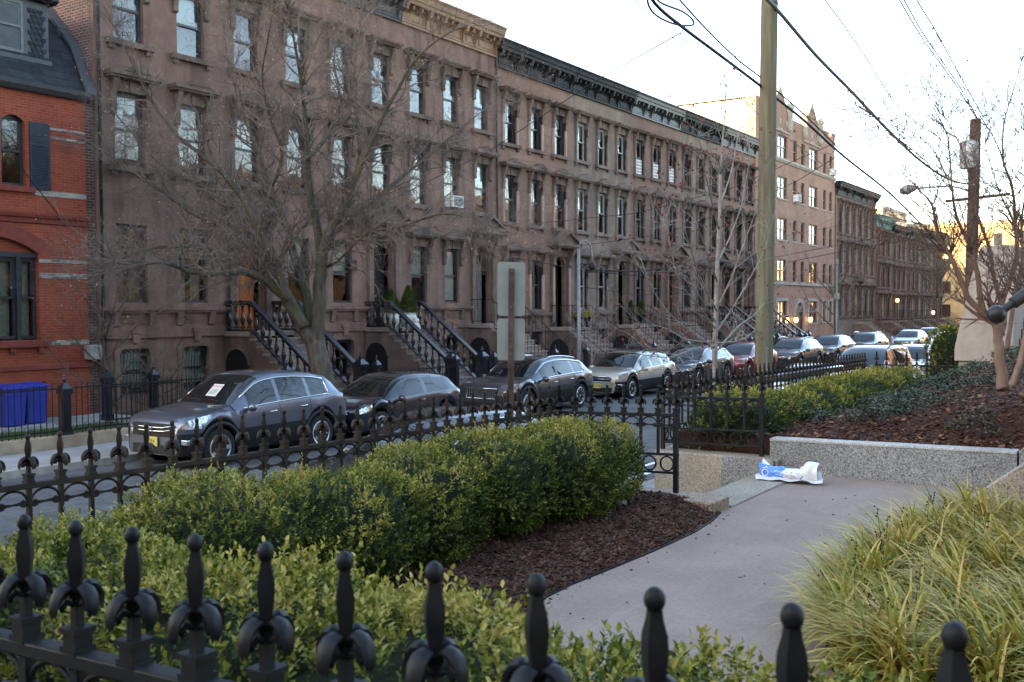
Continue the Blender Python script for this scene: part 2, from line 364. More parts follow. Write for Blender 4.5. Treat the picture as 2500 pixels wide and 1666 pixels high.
mb=MB(); mb.tube([d*.03,d*.075,d*.08,d*2.2],[.016,.016,.025,.025],14); obj('rail_bar',mb,m_bronze,hr,smooth=True,angle=50)
mb=MB(); mb.ball((0,0,0),.037,14); obj('ball_end',mb,m_bronze,hr,smooth=True)
mb=MB(); mb.tube([d*1.9,d*1.9+Vector((0,0,-1.6))],.02,10); obj('post',mb,m_bronze,hr,smooth=True,angle=50)
# ---------------- iron fences ----------------
def finial_mesh():
    mb=MB(); mb.box(-.026,.026,-.026,.026,-.002,.012); mb.box(-.021,.021,-.021,.021,.012,.040); mb.box(-.027,.027,-.027,.027,.040,.052)
    mb.box(-.010,.010,-.010,.010,.052,.10)
    prof=[(.009,.09),(.0105,.125),(.0175,.155),(.0220,.188),(.0200,.212),(.0138,.234),(.0118,.248)]
    mb.lathe(prof,4,a0=0); 
    # ridge fins
    mb.lathe([(.006,.09),(.007,.125),(.010,.155),(.012,.188),(.011,.212),(.009,.234),(.009,.248)],4,a0=PI/4)
    mb.ball((0,0,.2605),.0152,12,1.22)
    path=[(.006,.120,.011),(.014,.140,.0135),(.026,.148,.016),(.039,.145,.0175),(.051,.133,.0175),(.058,.115,.0155),(.060,.098,.012),(.056,.089,.008)]
    for k in range(4):
        a=PI/2*k; ca,sa=math.cos(a),math.sin(a); top=[];bot=[]
        for i,(r,z,w) in enumerate(path):
            rt=[];rb=[]
            for j in range(-3,4):
                t=j/3; y=w*t; zz=z-.007*t*t; rr=r*(1-.05*t*t)
                rt.append((rr*ca-y*sa,rr*sa+y*ca,zz)); rb.append(((rr-.003)*ca-y*sa*.88,(rr-.003)*sa+y*ca*.88,zz-.006))
            top.append(rt); bot.append(rb)
        mb.grid(top); mb.grid([r_[::-1] for r_ in bot])
        # rims
        for side in (0,-1): mb.grid([[t_[side],b_[side]] for t_,b_ in zip(top,bot)])
        mb.grid([top[-1],bot[-1]])
        mb.tube([(.008*ca,.008*sa,.10),(.026*ca,.026*sa,.108),(.036*ca,.036*sa,.098),(.034*ca,.034*sa,.090)],[.006,.007,.007,.005],6)
    return mb
me_fin=finial_mesh().mesh('finial',m_iron,True,38); me_fin2=finial_mesh().mesh('finial',m_iron2,True,38)
b=bmesh.new()
for me in (me_fin,me_fin2):
    b=bmesh.new(); b.from_mesh(me); bmesh.ops.recalc_face_normals(b,faces=b.faces); b.to_mesh(me); b.free(); me.set_sharp_from_angle(angle=R(38))
def scroll_mb(s):   # arch hugging the rail between two pickets ending in curls; along x, centred
    mb=MB(); 
    for sg in (-1,1):
        pts=[]; h=s/2
        for i in range(9):
            a=PI*.5+ (PI*.5)*i/8; pts.append((sg*(-(h-.012)*math.cos(a)*-1),0,-.075+.068*math.sin(a)))
        # curl back inwards
        cx=sg*(h-.012-.022)
        for i in range(1,13):
            a=-PI*1.6*i/12; rr=.022*(1-.035*i)
            pts.append((cx+sg*rr*math.cos(a),0,-.078+rr*math.sin(a)*1.0-.004))
        mb.tube(pts,[.0075]*8+[.0065]*(len(pts)-11)+[.006,.008,.010],6)
    return mb
def ring_mb(s):
    mb=MB(); R_=.078; n=22
    rows=[]
    for i in range(n+1):
        a=2*PI*i/n; c,s_=math.cos(a),math.sin(a)
        rows.append([((R_)*c,-.008,R_*s_),((R_)*c,.008,R_*s_),((R_-.015)*c,.008,(R_-.015)*s_),((R_-.015)*c,-.008,(R_-.015)*s_),((R_)*c,-.008,R_*s_)])
    mb.grid(rows); return mb
_cache={}
def fence(name,label,p0,p1,h0,h1,n,posts=(True,True),mat_=None,fin=None,thick=1.0,z0off=1.06,skip=()):
    """p0,p1: ends on plan; h0,h1: z of the finial tips; n bays"""
    M_=mat_ or m_iron; fn=fin or me_fin
    p0=Vector((*p0,h0)); p1=Vector((*p1,h1)); L=Vector((p1.x-p0.x,p1.y-p0.y,0)).length; s=L/n; rz=math.atan2(p1.y-p0.y,p1.x-p0.x); sl_=(h1-h0)/L
    t=thing(name,label,'fence',(p0.x,p0.y,p0.z-.277),rz)
    def bar(nm,za,zb,w):
        mb=MB(); mb.hexa([(-.03,-w,za-.03*sl_),(L+.03,-w,za+(L+.03)*sl_),(L+.03,w,za+(L+.03)*sl_),(-.03,w,za-.03*sl_)],[(-.03,-w,zb-.03*sl_),(L+.03,-w,zb+(L+.03)*sl_),(L+.03,w,zb+(L+.03)*sl_),(-.03,w,zb-.03*sl_)])
        return obj(nm,mb,M_,t,bevel=.004)
    bar('top_rail',-.033,0,.024); bar('middle_rail',-.42,-.395,.018); bar('bottom_rail',-.60,-.578,.018)
    key=(round(s,4),M_.name)
    if key not in _cache:
        mb=MB(); mb.box(-.0125,.0125,-.0125,.0125,-.40,-.01); a=mb.mesh('picket',M_)
        sc=scroll_mb(s).mesh('scroll',M_,True); rg=ring_mb(s).mesh('ring',M_,True,40)
        mb=MB(); mb.box(-.022,.022,-.022,.022,-z0off+.277,-.01); ps=mb.mesh('end_post',M_)
        _cache[key]=(a,sc,rg,ps)
    a,sc,rg,ps=_cache[key]
    for i in range(n+1):
        if i in skip: continue
        x=i*s; e=(i==0 and posts[0]) or (i==n and posts[1])
        q=link('end_post' if e else 'picket',ps if e else a,t,(x,0,x*sl_))
        link('finial',fn,q)
        if i<n:
            o=link('scroll',sc,t,(x+s/2,0,(x+s/2)*sl_-.033)); link('ring',rg,t,(x+s/2,0,(x+s/2)*sl_-.5))
    return t
fence('ornamental_fence','black iron fence in the extreme foreground with blurred ball tipped finials',(1.25,-.3666),(1.25,5.384),2.405,2.150,30,(True,False),m_iron,me_fin)
fence('ornamental_fence','long black iron fence with ball tipped finials between the left hedge and the street',(1.25,5.40),(9.08,5.40),2.085,1.935,40,(True,True),m_iron2,me_fin2)
fence('ornamental_fence','short black iron fence panel ending at a rusted post on the granite plinth',(9.08,5.40),(9.08,4.07),1.935,1.975,7,(False,True),m_iron,me_fin)
fence('ornamental_fence','short black iron fence panel in front of the second hedge across the gate opening',(11.65,5.40),(11.65,4.11),1.895,1.925,6,(False,True),m_iron,me_fin)
fence('ornamental_fence','black iron fence running away between the second hedge and the parked cars',(11.65,5.40),(21.6,5.40),1.895,1.76,50,(True,True),m_iron2,me_fin2)
fence('ornamental_fence','short dark iron fence beside the clipped bush beyond the second hedge',(22.6,5.40),(22.6,3.95),1.75,1.75,7,(True,True),m_iron,me_fin)
# ---------------- building materials ----------------
b1=(.225,.128,.096); b2=(.205,.135,.105); b3=(.235,.165,.130)
m_bs=[stonemat('brownstone_red',b1,(.085,.055,.048),(.25,.155,.122)),
      stonemat('brownstone_rose',(.24,.138,.104),(.09,.06,.05),(.29,.17,.13)),
      stonemat('brownstone_plain',(.225,.132,.100),(.085,.058,.05),(.265,.158,.122)),
      stonemat('brownstone_ashlar',(.26,.155,.115),(.12,.078,.062),(.30,.19,.145),True),
      stonemat('brownstone_tan',(.225,.165,.130),(.12,.09,.075),(.26,.19,.15)),
      stonemat('brownstone_ashlar_two',(.23,.142,.112),(.11,.075,.06),(.27,.175,.14),True)]
m_trim=stonemat('brownstone_trim',(.15,.10,.080),(.05,.038,.034),(.21,.145,.115))
m_trimd=stonemat('sooty_trim',(.085,.062,.054),(.025,.021,.021),(.14,.10,.085))
m_trimt=stonemat('tan_trim',(.19,.142,.112),(.085,.066,.056),(.24,.18,.145))
m_salmon=stonemat('salmon_jamb',(.38,.25,.20),(.22,.14,.11),(.43,.295,.24))
m_cblack=mat('black_cornice_paint',(.014,.015,.018),(.030,.032,.037),5,.6,spec=.12)
m_cgrey=mat('grey_cornice_paint',(.05,.05,.052),(.085,.085,.085),5,.6,spec=.15)
m_ctan=mat('tan_cornice_paint',(.23,.128,.066),(.31,.178,.095),4,.6,c3=(.15,.085,.048))
m_cshine=mat('glossy_cornice_sheen',(.03,.034,.042),(.055,.06,.072),5,.45,spec=.35)  # black gloss paint, its pale bluish shine mixed into the base colour
m_sash=mat('dark_sash',(.018,.02,.024),(.03,.033,.038),6,.4,spec=.5)
m_sashb=mat('blue_black_sash',(.022,.028,.04),(.035,.043,.06),6,.4,spec=.5)
m_sashw=mat('pale_sash',(.28,.28,.27),(.36,.36,.35),6,.5)
m_sashg=mat('grey_sash',(.12,.125,.12),(.17,.175,.17),6,.5)
m_pane=glassmat('window_glass',(.80,.86,.84),.055,.012,.9)
m_panefar=glassmat('far_window_glass',(.018,.02,.022),.16,.02,.5,True)
m_blind=mat('window_blind',(.42,.45,.42),(.52,.55,.52),30,.8)
m_curtain=mat('curtain',(.30,.27,.22),(.44,.40,.33),14,.9)
m_roof=mat('flat_roof',(.05,.05,.05),(.08,.08,.08),2,.9)
m_door=mat('dark_door',(.012,.011,.011),(.025,.022,.02),6,.45,spec=.5)
m_doorw=mat('warm_wood_door',(.10,.032,.014),(.17,.055,.022),9,.4,spec=.5)
m_dooro=mat('orange_wood_door',(.42,.11,.025),(.55,.16,.04),5,.4,spec=.5)
m_doorg=mat('grey_door',(.16,.13,.12),(.22,.18,.16),7,.5)
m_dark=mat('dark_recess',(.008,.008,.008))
m_step=mat('stoop_stone',(.22,.17,.14),(.31,.245,.205),3,.85,bs=40,bst=.3,c3=(.16,.12,.10))
m_stoopw=stonemat('stoop_side_stone',(.135,.095,.08),(.06,.045,.04),(.18,.125,.105))
m_gloss=mat('glossy_black_paint',(.009,.010,.014),(.018,.02,.026),8,.22,spec=.7)
m_sideb=brickmat('dark_side_brick',(.19,.075,.055),(.085,.055,.05),(.26,.215,.19),bw=.21,bh=.072,ms=.011,bump=.5)
def wall_mb(W,z0,z1,ops,rev=.22,side=True,depth=11,x00=0):
    """front wall in the plane y=0 with openings (xa,xb,za,zb), plus sides, back and roof"""
    mb=MB(); xs=sorted({x00,W}|{o[0] for o in ops}|{o[1] for o in ops}); zs=sorted({z0,z1}|{o[2] for o in ops}|{o[3] for o in ops})
    for i in range(len(xs)-1):
        for j in range(len(zs)-1):
            cx,cz=(xs[i]+xs[i+1])/2,(zs[j]+zs[j+1])/2
            if any(o[0]<cx<o[1] and o[2]<cz<o[3] for o in ops): continue
            mb.add([(xs[i],0,zs[j]),(xs[i+1],0,zs[j]),(xs[i+1],0,zs[j+1]),(xs[i],0,zs[j+1])],[(0,1,2,3)])
    for a,b,c,d in [o[:4] for o in ops]:
        mb.add([(a,0,c),(b,0,c),(b,0,d),(a,0,d),(a,rev,c),(b,rev,c),(b,rev,d),(a,rev,d)],[(0,4,5,1),(1,5,6,2),(2,6,7,3),(3,7,4,0)])
    for o in ops:
        if len(o)>4:   # arched head: spandrels
            a,b,c,d=o[:4]; r=(b-a)/2; cx=(a+b)/2; zc=d-r; n=10
            for sg in (0,1):
                arc=[(cx+r*math.cos(PI/2+sg0*PI/2*i/n),zc+r*math.sin(PI/2+PI/2*i/n)) for sg0 in ([1] if sg==0 else [-1]) for i in range(n+1)]
                cor=(a if sg==0 else b,d)
                for (u0,v0),(u1,v1) in zip(arc[:-1],arc[1:]):
                    mb.add([(cor[0],.012,cor[1]),(u0,.012,v0),(u1,.012,v1),(u0,rev,v0),(u1,rev,v1)],[(0,1,2),(1,3,4,2)])
    if side:
        mb.add([(x00,0,z0),(x00,depth,z0),(x00,depth,z1),(x00,0,z1),(W,0,z0),(W,depth,z0),(W,depth,z1),(W,0,z1)],[(0,3,2,1),(4,5,6,7),(1,2,6,5),(3,7,6,2)])
    return mb
_wc={}
def window_meshes(w,h,hood,sash,stone,jamb,opts=''):
    key=(round(w,2),round(h,2),hood,sash.name,stone.name,jamb.name if jamb else '',opts)
    if key in _wc: return _wc[key]
    hw=w/2; R_={}
    f=MB(); y0,y1=.11,.17
    f.box(-hw,-hw+.06,y0,y1,0,h); f.box(hw-.06,hw,y0,y1,0,h); f.box(-hw+.06,hw-.06,y0,y1,h-.07,h); f.box(-hw+.06,hw-.06,y0,y1,0,.07)
    f.box(-hw+.06,hw-.06,y0-.012,y1,h*.5-.03,h*.5+.03)
    f.box(-hw+.06,-hw+.1,y0+.02,y1,h*.5+.03,h-.07); f.box(hw-.1,hw-.06,y0+.02,y1,h*.5+.03,h-.07); f.box(-hw+.1,hw-.1,y0+.02,y1,h-.12,h-.07)
    if 'm' in opts: f.box(-.012,.012,y0+.03,y1,h*.5+.03,h-.12)
    R_['window']=(f.mesh('window',sash),)
    p=MB(); t=random.uniform(-.004,.004)
    p.add([(-hw+.06,.145+t,h*.5),(hw-.06,.145-t,h*.5),(hw-.06,.145-t,h-.07),(-hw+.06,.145+t,h-.07),(-hw+.06,.160-t,.06),(hw-.06,.160+t,.06),(hw-.06,.160+t,h*.5),(-hw+.06,.160-t,h*.5)],[(0,1,2,3),(4,5,6,7)])
    R_['pane']=(p.mesh('pane',m_panefar if 'f' in opts else m_pane),)
    s=MB()
    s.box(-hw-.24,hw+.24,-.15,.11,-.14,-.0); s.box(-hw-.18,-hw-.02,-.10,0,-.25,-.14); s.box(hw+.02,hw+.18,-.10,0,-.25,-.14)
    if 'n' not in opts: R_['sill']=(s.mesh('sill',stone),)
    if jamb:
        j=MB(); j.box(-.065,.065,-.075,.11,0,h-.25); R_['jamb']=(j.mesh('jamb',jamb),)
    a=MB()
    if hood:
        top=h+.30
        a.box(-hw-.13,hw+.13,-.06,.11,h,top-.0)    # frieze panel above the opening
        a.box(-.05,.05,-.09,-.06,h+.02,top-.02)
        for sg in (-1,1):
            xa,xb=sorted((sg*(hw+.0),sg*(hw+.15)))
            a.prism([(-.05,h-.62),(-.10,h-.58),(-.085,h-.45),(-.12,h-.30),(-.10,h-.12),(-.16,h+.02),(-.22,h+.18),(-.24,top),(.0,top),(.0,h-.62)],lambda u,v,w_:(w_,u,v),xa,xb)
        a.box(-hw-.28,hw+.28,-.30,.0,top,top+.055); a.box(-hw-.32,hw+.32,-.36,.0,top+.055,top+.10)
        if hood=='flat': a.box(-hw-.35,hw+.35,-.39,.0,top+.10,top+.15)
        else:
            z=top+.10; wv=hw+.33
            a.prism([(-wv,z),(wv,z),(wv,z+.06),(wv*.55,z+.09),(0,z+.27),(-wv*.55,z+.09),(-wv,z+.06)],lambda u,v,w_:(u,w_,v),-.36,0)
            a.prism([(-wv*.5,z+.075),(wv*.5,z+.075),(0,z+.20)],lambda u,v,w_:(u,w_,v),-.38,-.34)
        R_['hood']=(a.mesh('hood',stone),)
    bm=bmesh.new()
    for k in R_:
        if k!='pane':
            bm=bmesh.new(); bm.from_mesh(R_[k][0]); bmesh.ops.recalc_face_normals(bm,faces=bm.faces); bm.to_mesh(R_[k][0]); bm.free()
    _wc[key]=R_; return R_
def add_window(parent,x,z,w,h,hood,sash,stone,jamb,opts='',blind=None,y=0):
    R_=window_meshes(w,h,hood,sash,stone,jamb,opts)
    q=link('window',R_['window'][0],parent,(x,y,z))
    for k in ('pane','sill','hood'):
        if k in R_: link(k,R_[k][0],q)
    if 'jamb' in R_:
        for sg in (-1,1): link('jamb',R_['jamb'][0],q,(sg*(w/2+.065),0,0))
    if blind:
        kind,fr=blind; zb=h*(1-fr); mb=MB()
        if kind=='curtain':
            n=18
            for xa,xb in ((-w/2+.05,-w/2+.05+w*.36),(w/2-.05-w*.36,w/2-.05)) if fr<.99 else ((-w/2+.05,w/2-.05),):
                mb.grid([[(lerp(xa,xb,i/n),.30+.02*math.sin(i*1.9),z_) for i in range(n+1)] for z_ in (.05,h-.06)])
            obj('curtain',mb,m_curtain,q,smooth=True)
        else:
            mb.add([(-w/2+.06,.24,zb),(w/2-.06,.24,zb),(w/2-.06,.24,h-.07),(-w/2+.06,.24,h-.07)],[(0,1,2,3)]); obj('blind',mb,m_blind,q)
    return q
def cornice(house,W,z0,z1,m,pro=.5,ov=.1,brk=6,groups=3):
    c=MB(); H=z1-z0; zf=z0+H*.52
    c.box(-.02,W+.02,-.05,0,z0+.05,zf+.02); c.box(-.03,W+.03,-.10,0,z0-.03,z0+.05)
    prof=[(0,zf),(-.12,zf),(-.14,zf+.05),(-pro*.72,zf+.09),(-pro*.76,zf+.21),(-pro*.84,zf+.23),(-pro*.9,z1-.14),(-pro*1.0,z1-.06),(-pro*1.0,z1-.012),(0,z1)]
    c.prism(prof,lambda u,v,w:(w,u,v),-ov,W+ov)
    # panels: frames between the brackets
    unit=W/(5*1.0); xs=[0,.245,.385,.615,.755,1.0]
    for a,b in zip(xs[:-1],xs[1:]):
        xa,xb=a*W+.10,b*W-.10
        for (p,q,r,s) in ((xa,xb,z0+.08,z0+.12),(xa,xb,zf-.10,zf-.06),(xa,xa+.05,z0+.12,zf-.10),(xb-.05,xb,z0+.12,zf-.10)): c.box(p,q,-.085,-.05,r,s)
        c.box(xa+.13,xb-.13,-.075,-.05,z0+.18,zf-.16)
    o=obj('cornice',c,m,house,recalc=True)
    bk=MB(); bk.prism([(-.05,z0+.02),(-.12,z0+.05),(-.13,z0+.2),(-.17,zf-.22),(-pro*.62,zf-.12),(-pro*.70,zf+.06),(-.05,zf+.06)],lambda u,v,w:(w,u,v),-.07,.07)
    bk.box(-.085,.085,-pro*.72,-.05,zf+.0,zf+.075)
    sm=MB(); sm.prism([(-.05,zf-.16),(-pro*.55,zf-.06),(-pro*.64,zf+.07),(-.05,zf+.07)],lambda u,v,w:(w,u,v),-.05,.05)
    me=bk.mesh('bracket',m); ms=sm.mesh('modillion',m)
    for me_ in (me,ms):
        b=bmesh.new(); b.from_mesh(me_); bmesh.ops.recalc_face_normals(b,faces=b.faces); b.to_mesh(me_); b.free()
    for i,x in enumerate(xs): link('bracket',me,o,(min(max(x*W,.10),W-.10),0,0))
    for a,b in zip(xs[:-1],xs[1:]):
        n=2 if b-a>.2 else 1
        for k in range(n): link('modillion',ms,o,(lerp(a,b,(k+1)/(n+1))*W,0,0))
    return o
def door_set(house,x,zb,w,zt,stone,doorm,jamb=None,apex=None,arch=True):
    """door in its recess with the big bracketed pediment"""
    d=MB(); y=.42; hw=w/2
    d.box(-hw,hw,y,y+.05,0,zt-zb); 
    for sg in (-1,1):
        xa,xb=sorted((sg*.04,sg*(hw-.08)))
        for za,zc in ((.25,.95),(1.1,2.1)):
            d.box(xa,xb,y-.02,y,za,zc)
    d.box(-.012,.012,y-.03,y,0,2.3)
    o=obj('door',d,doorm,house,loc=(x,0,zb))
    g=MB(); g.box(-hw+.1,hw-.1,y-.028,y-.012,2.36,zt-zb-.15); obj('transom',g,m_panefar,o)
    if doorm is m_doorg:
        g=MB(); g.box(-.02,.20,y-.035,y-.022,.55,2.1); obj('door_glass',g,m_panefar,o)
    kn=MB(); kn.ball((.07,y-.05,1.05),.03,6); obj('handle',kn,mat('brass_%d'%int(x*100),(.5,.35,.12),rough=.3,metal=1),o)
    s=MB(); H=zt-zb
    for sg in (-1,1):   # pilasters with consoles
        xa,xb=sorted((sg*(hw+.02),sg*(hw+.24))); s.box(xa,xb,-.13,0,0,H-.35); s.box(xa-.03,xb+.03,-.16,0,0,.22)
        s.prism([(-.10,H-.45),(-.20,H-.40),(-.18,H-.2),(-.26,H-.02),(-.38,H+.18),(-.44,H+.36),(0,H+.36),(0,H-.45)],lambda u,v,w_:(w_,u,v),xa-.01,xb+.01)
    s.box(-hw-.28,hw+.28,-.10,0,H,H+.36)
    zc=H+.36; wv=hw+.50
    s.box(-wv+.06,wv-.06,-.50,0,zc,zc+.07); s.box(-wv,wv,-.58,0,zc+.07,zc+.15)
    ap=(apex-zb) if apex else zc+.6
    s.prism([(-wv,zc+.15),(wv,zc+.15),(wv*.92,zc+.21),(0,ap),(-wv*.92,zc+.21)],lambda u,v,w_:(u,w_,v),-.44,0)
    for sg in (-1,1):
        s.prism([(sg*wv,zc+.15),(sg*wv,zc+.22),(0,ap+.08),(0,ap-.05)],lambda u,v,w_:(u,w_,v),-.58,0)
    obj('door_surround',s,stone,house,loc=(x,0,zb),recalc=True)
    if jamb:
        for sg in (-1,1):
            j=MB(); xa,xb=sorted((sg*(hw+.05),sg*(hw+.21))); j.box(xa,xb,-.145,-.13,.25,H-.5); obj('door_jamb',j,jamb,house,loc=(x,0,zb))
BAL=[(.020,0),(.075,0),(.075,.05),(.03,.07),(.028,.10),(.062,.19),(.068,.26),(.045,.36),(.026,.46),(.030,.50),(.045,.53),(.028,.56),(.05,.60),(.05,.64),(.02,.64)]
_bm={}
def stoop(house,xa,xb,zt,heavy,land=1.05,n=10,run=.265,wallm=None,zg=.12,doorin=True,newel=True):
    """stone stoop: landing, flight, side walls, rails"""
    wm=wallm or m_stoopw; st=MB(); rise=(zt-zg)/n
    st.box(xa-.06,xb+.06,-land,0,zt-.14,zt)
    for i in range(1,n): 
        z=zt-i*rise; y=-land-(i-1)*run
        st.box(xa-.02,xb+.02,y-run-.03,y,z-.06,z); st.box(xa+.02,xb-.02,y-run,y,z-rise-.2,z-.06)
    s=obj('stoop',st,m_step,house,bevel=.012)
    w=MB(); yE=-land-(n-1)*run
    for x0 in (xa,xb-.22):
        w.prism([(0,zg-.6),(0,zt-.14),(-land,zt-.14),(-land-.25,zt-.34),(yE,zg+.02),(yE,zg-.6)],lambda u,v,q:(q,u,v),x0,x0+.22)
    obj('side_wall',w,wm,s,recalc=True)
    if doorin:  # black panel painting the shade of the arched doorway, left side under the landing
        a=MB(); pts=[(-land+.02,zg-.3)]+[(-land/2-.02+(land/2-.06)*math.cos(t_),zt-.95+ (.45)*math.sin(t_)) for t_ in [PI-PI*i/10 for i in range(11)]]+[(-.08,zg-.3)]
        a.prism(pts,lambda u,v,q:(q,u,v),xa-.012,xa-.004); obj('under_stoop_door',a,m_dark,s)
        a=MB()
        for i in range(10):
            t0,t1=PI-PI*i/10,PI-PI*(i+1)/10
            f=lambda t_,k:(-land/2-.02+(land/2-.06+k)*math.cos(t_),zt-.95+(.45+k)*math.sin(t_))
            a.prism([f(t0,0),f(t0,.12),f(t1,.12),f(t1,0)],lambda u,v,q:(q,u,v),xa-.05,xa-.001)
        obj('door_arch',a,wm,s,recalc=True)
    sl=(zt-zg-rise)/((n-1)*run)
    if heavy:
        if 'b' not in _bm:
            _bm['b']=MB().lathe(BAL,10).mesh('baluster',m_gloss,True,50)
            nw=MB(); nw.box(-.17,.17,-.17,.17,0,.16); nw.box(-.13,.13,-.13,.13,.16,1.02)
            for a_ in range(4):
                c_,s_=math.cos(a_*PI/2),math.sin(a_*PI/2)
                nw.add([(c_*.135-s_*u,s_*.135+c_*u,v) for u,v in ((-.08,.25),(.08,.25),(.08,.92),(-.08,.92))],[(0,1,2,3)])
            nw.box(-.18,.18,-.18,.18,1.02,1.10); nw.lathe([(.24,1.10),(.24,1.14),(.09,1.27),(.05,1.29)],4,a0=PI/4); nw.lathe([(.03,1.29),(.055,1.32),(.055,1.36),(.02,1.40),(.03,1.43),(.01,1.46)],8)
            _bm['n']=nw.mesh('newel',m_gloss)
        for sg,x in ((0,xa+.11),(1,xb-.11)):
            r_=MB(); y1=-land; zr=zt+.74
            r_.box(x-.09,x+.09,y1,.0,zr,zr+.13) if sg==0 or True else None
            yb=yE+.05; zb=zr+(yb-y1)*sl
            r_.prism([(y1,zr),(y1,zr+.13),(yb,zb+.13),(yb,zb)],lambda u,v,q:(q,u,v),x-.09,x+.09)
            r_.box(x-.08,x+.08,-land,0,zt,zt+.06)
            r_.prism([(y1,zt+.0),(y1,zt+.07),(yb,zb-.66),(yb,zb-.73)],lambda u,v,q:(q,u,v),x-.08,x+.08)
            ro=obj('railing',r_,m_gloss,s,recalc=True,bevel=.015)
            for i in range(4): link('baluster',_bm['b'],ro,(x,-.12-i*.27,zt+.08),scale=(1,1,1.03))
            k=9
            for i in range(k):
                y=y1-.15-i*(abs(yb-y1)-.2)/(k-1)*1.0; link('baluster',_bm['b'],ro,(x,y,zt+.02+(y-y1)*sl),scale=(1,1,1.08))
            if newel: link('newel',_bm['n'],ro,(x,yE-.12,zg-.05))
    else:
        for x in (xa+.08,xb-.08):
            r_=MB(); y1=-land; yb=yE
            for dz in (.95,.12):
                r_.tube([(x,-.05,zt+dz),(x,y1,zt+dz),(x,yb,zt+dz+(yb-y1)*sl),(x,yb-.25,zt+dz+(yb-y1)*sl)],.016,5)
            for i in range(7): y=-.1-i*land/7.; r_.tube([(x,y,zt+.12),(x,y,zt+.95)],.008,4)
            for i in range(16):
                y=y1-.1-i*.15
                if y<yb: break
                z=zt+(y-y1)*sl; r_.tube([(x,y,z+.12 if i%4 else z-.05),(x,y,z+.95)],.012 if i%4==0 else .008,4)
            r_.tube([(x,yb-.1,zg),(x,yb-.1,zg+1.1)],.03,6)
            obj('iron_railing',r_,m_iron,s)
    return s
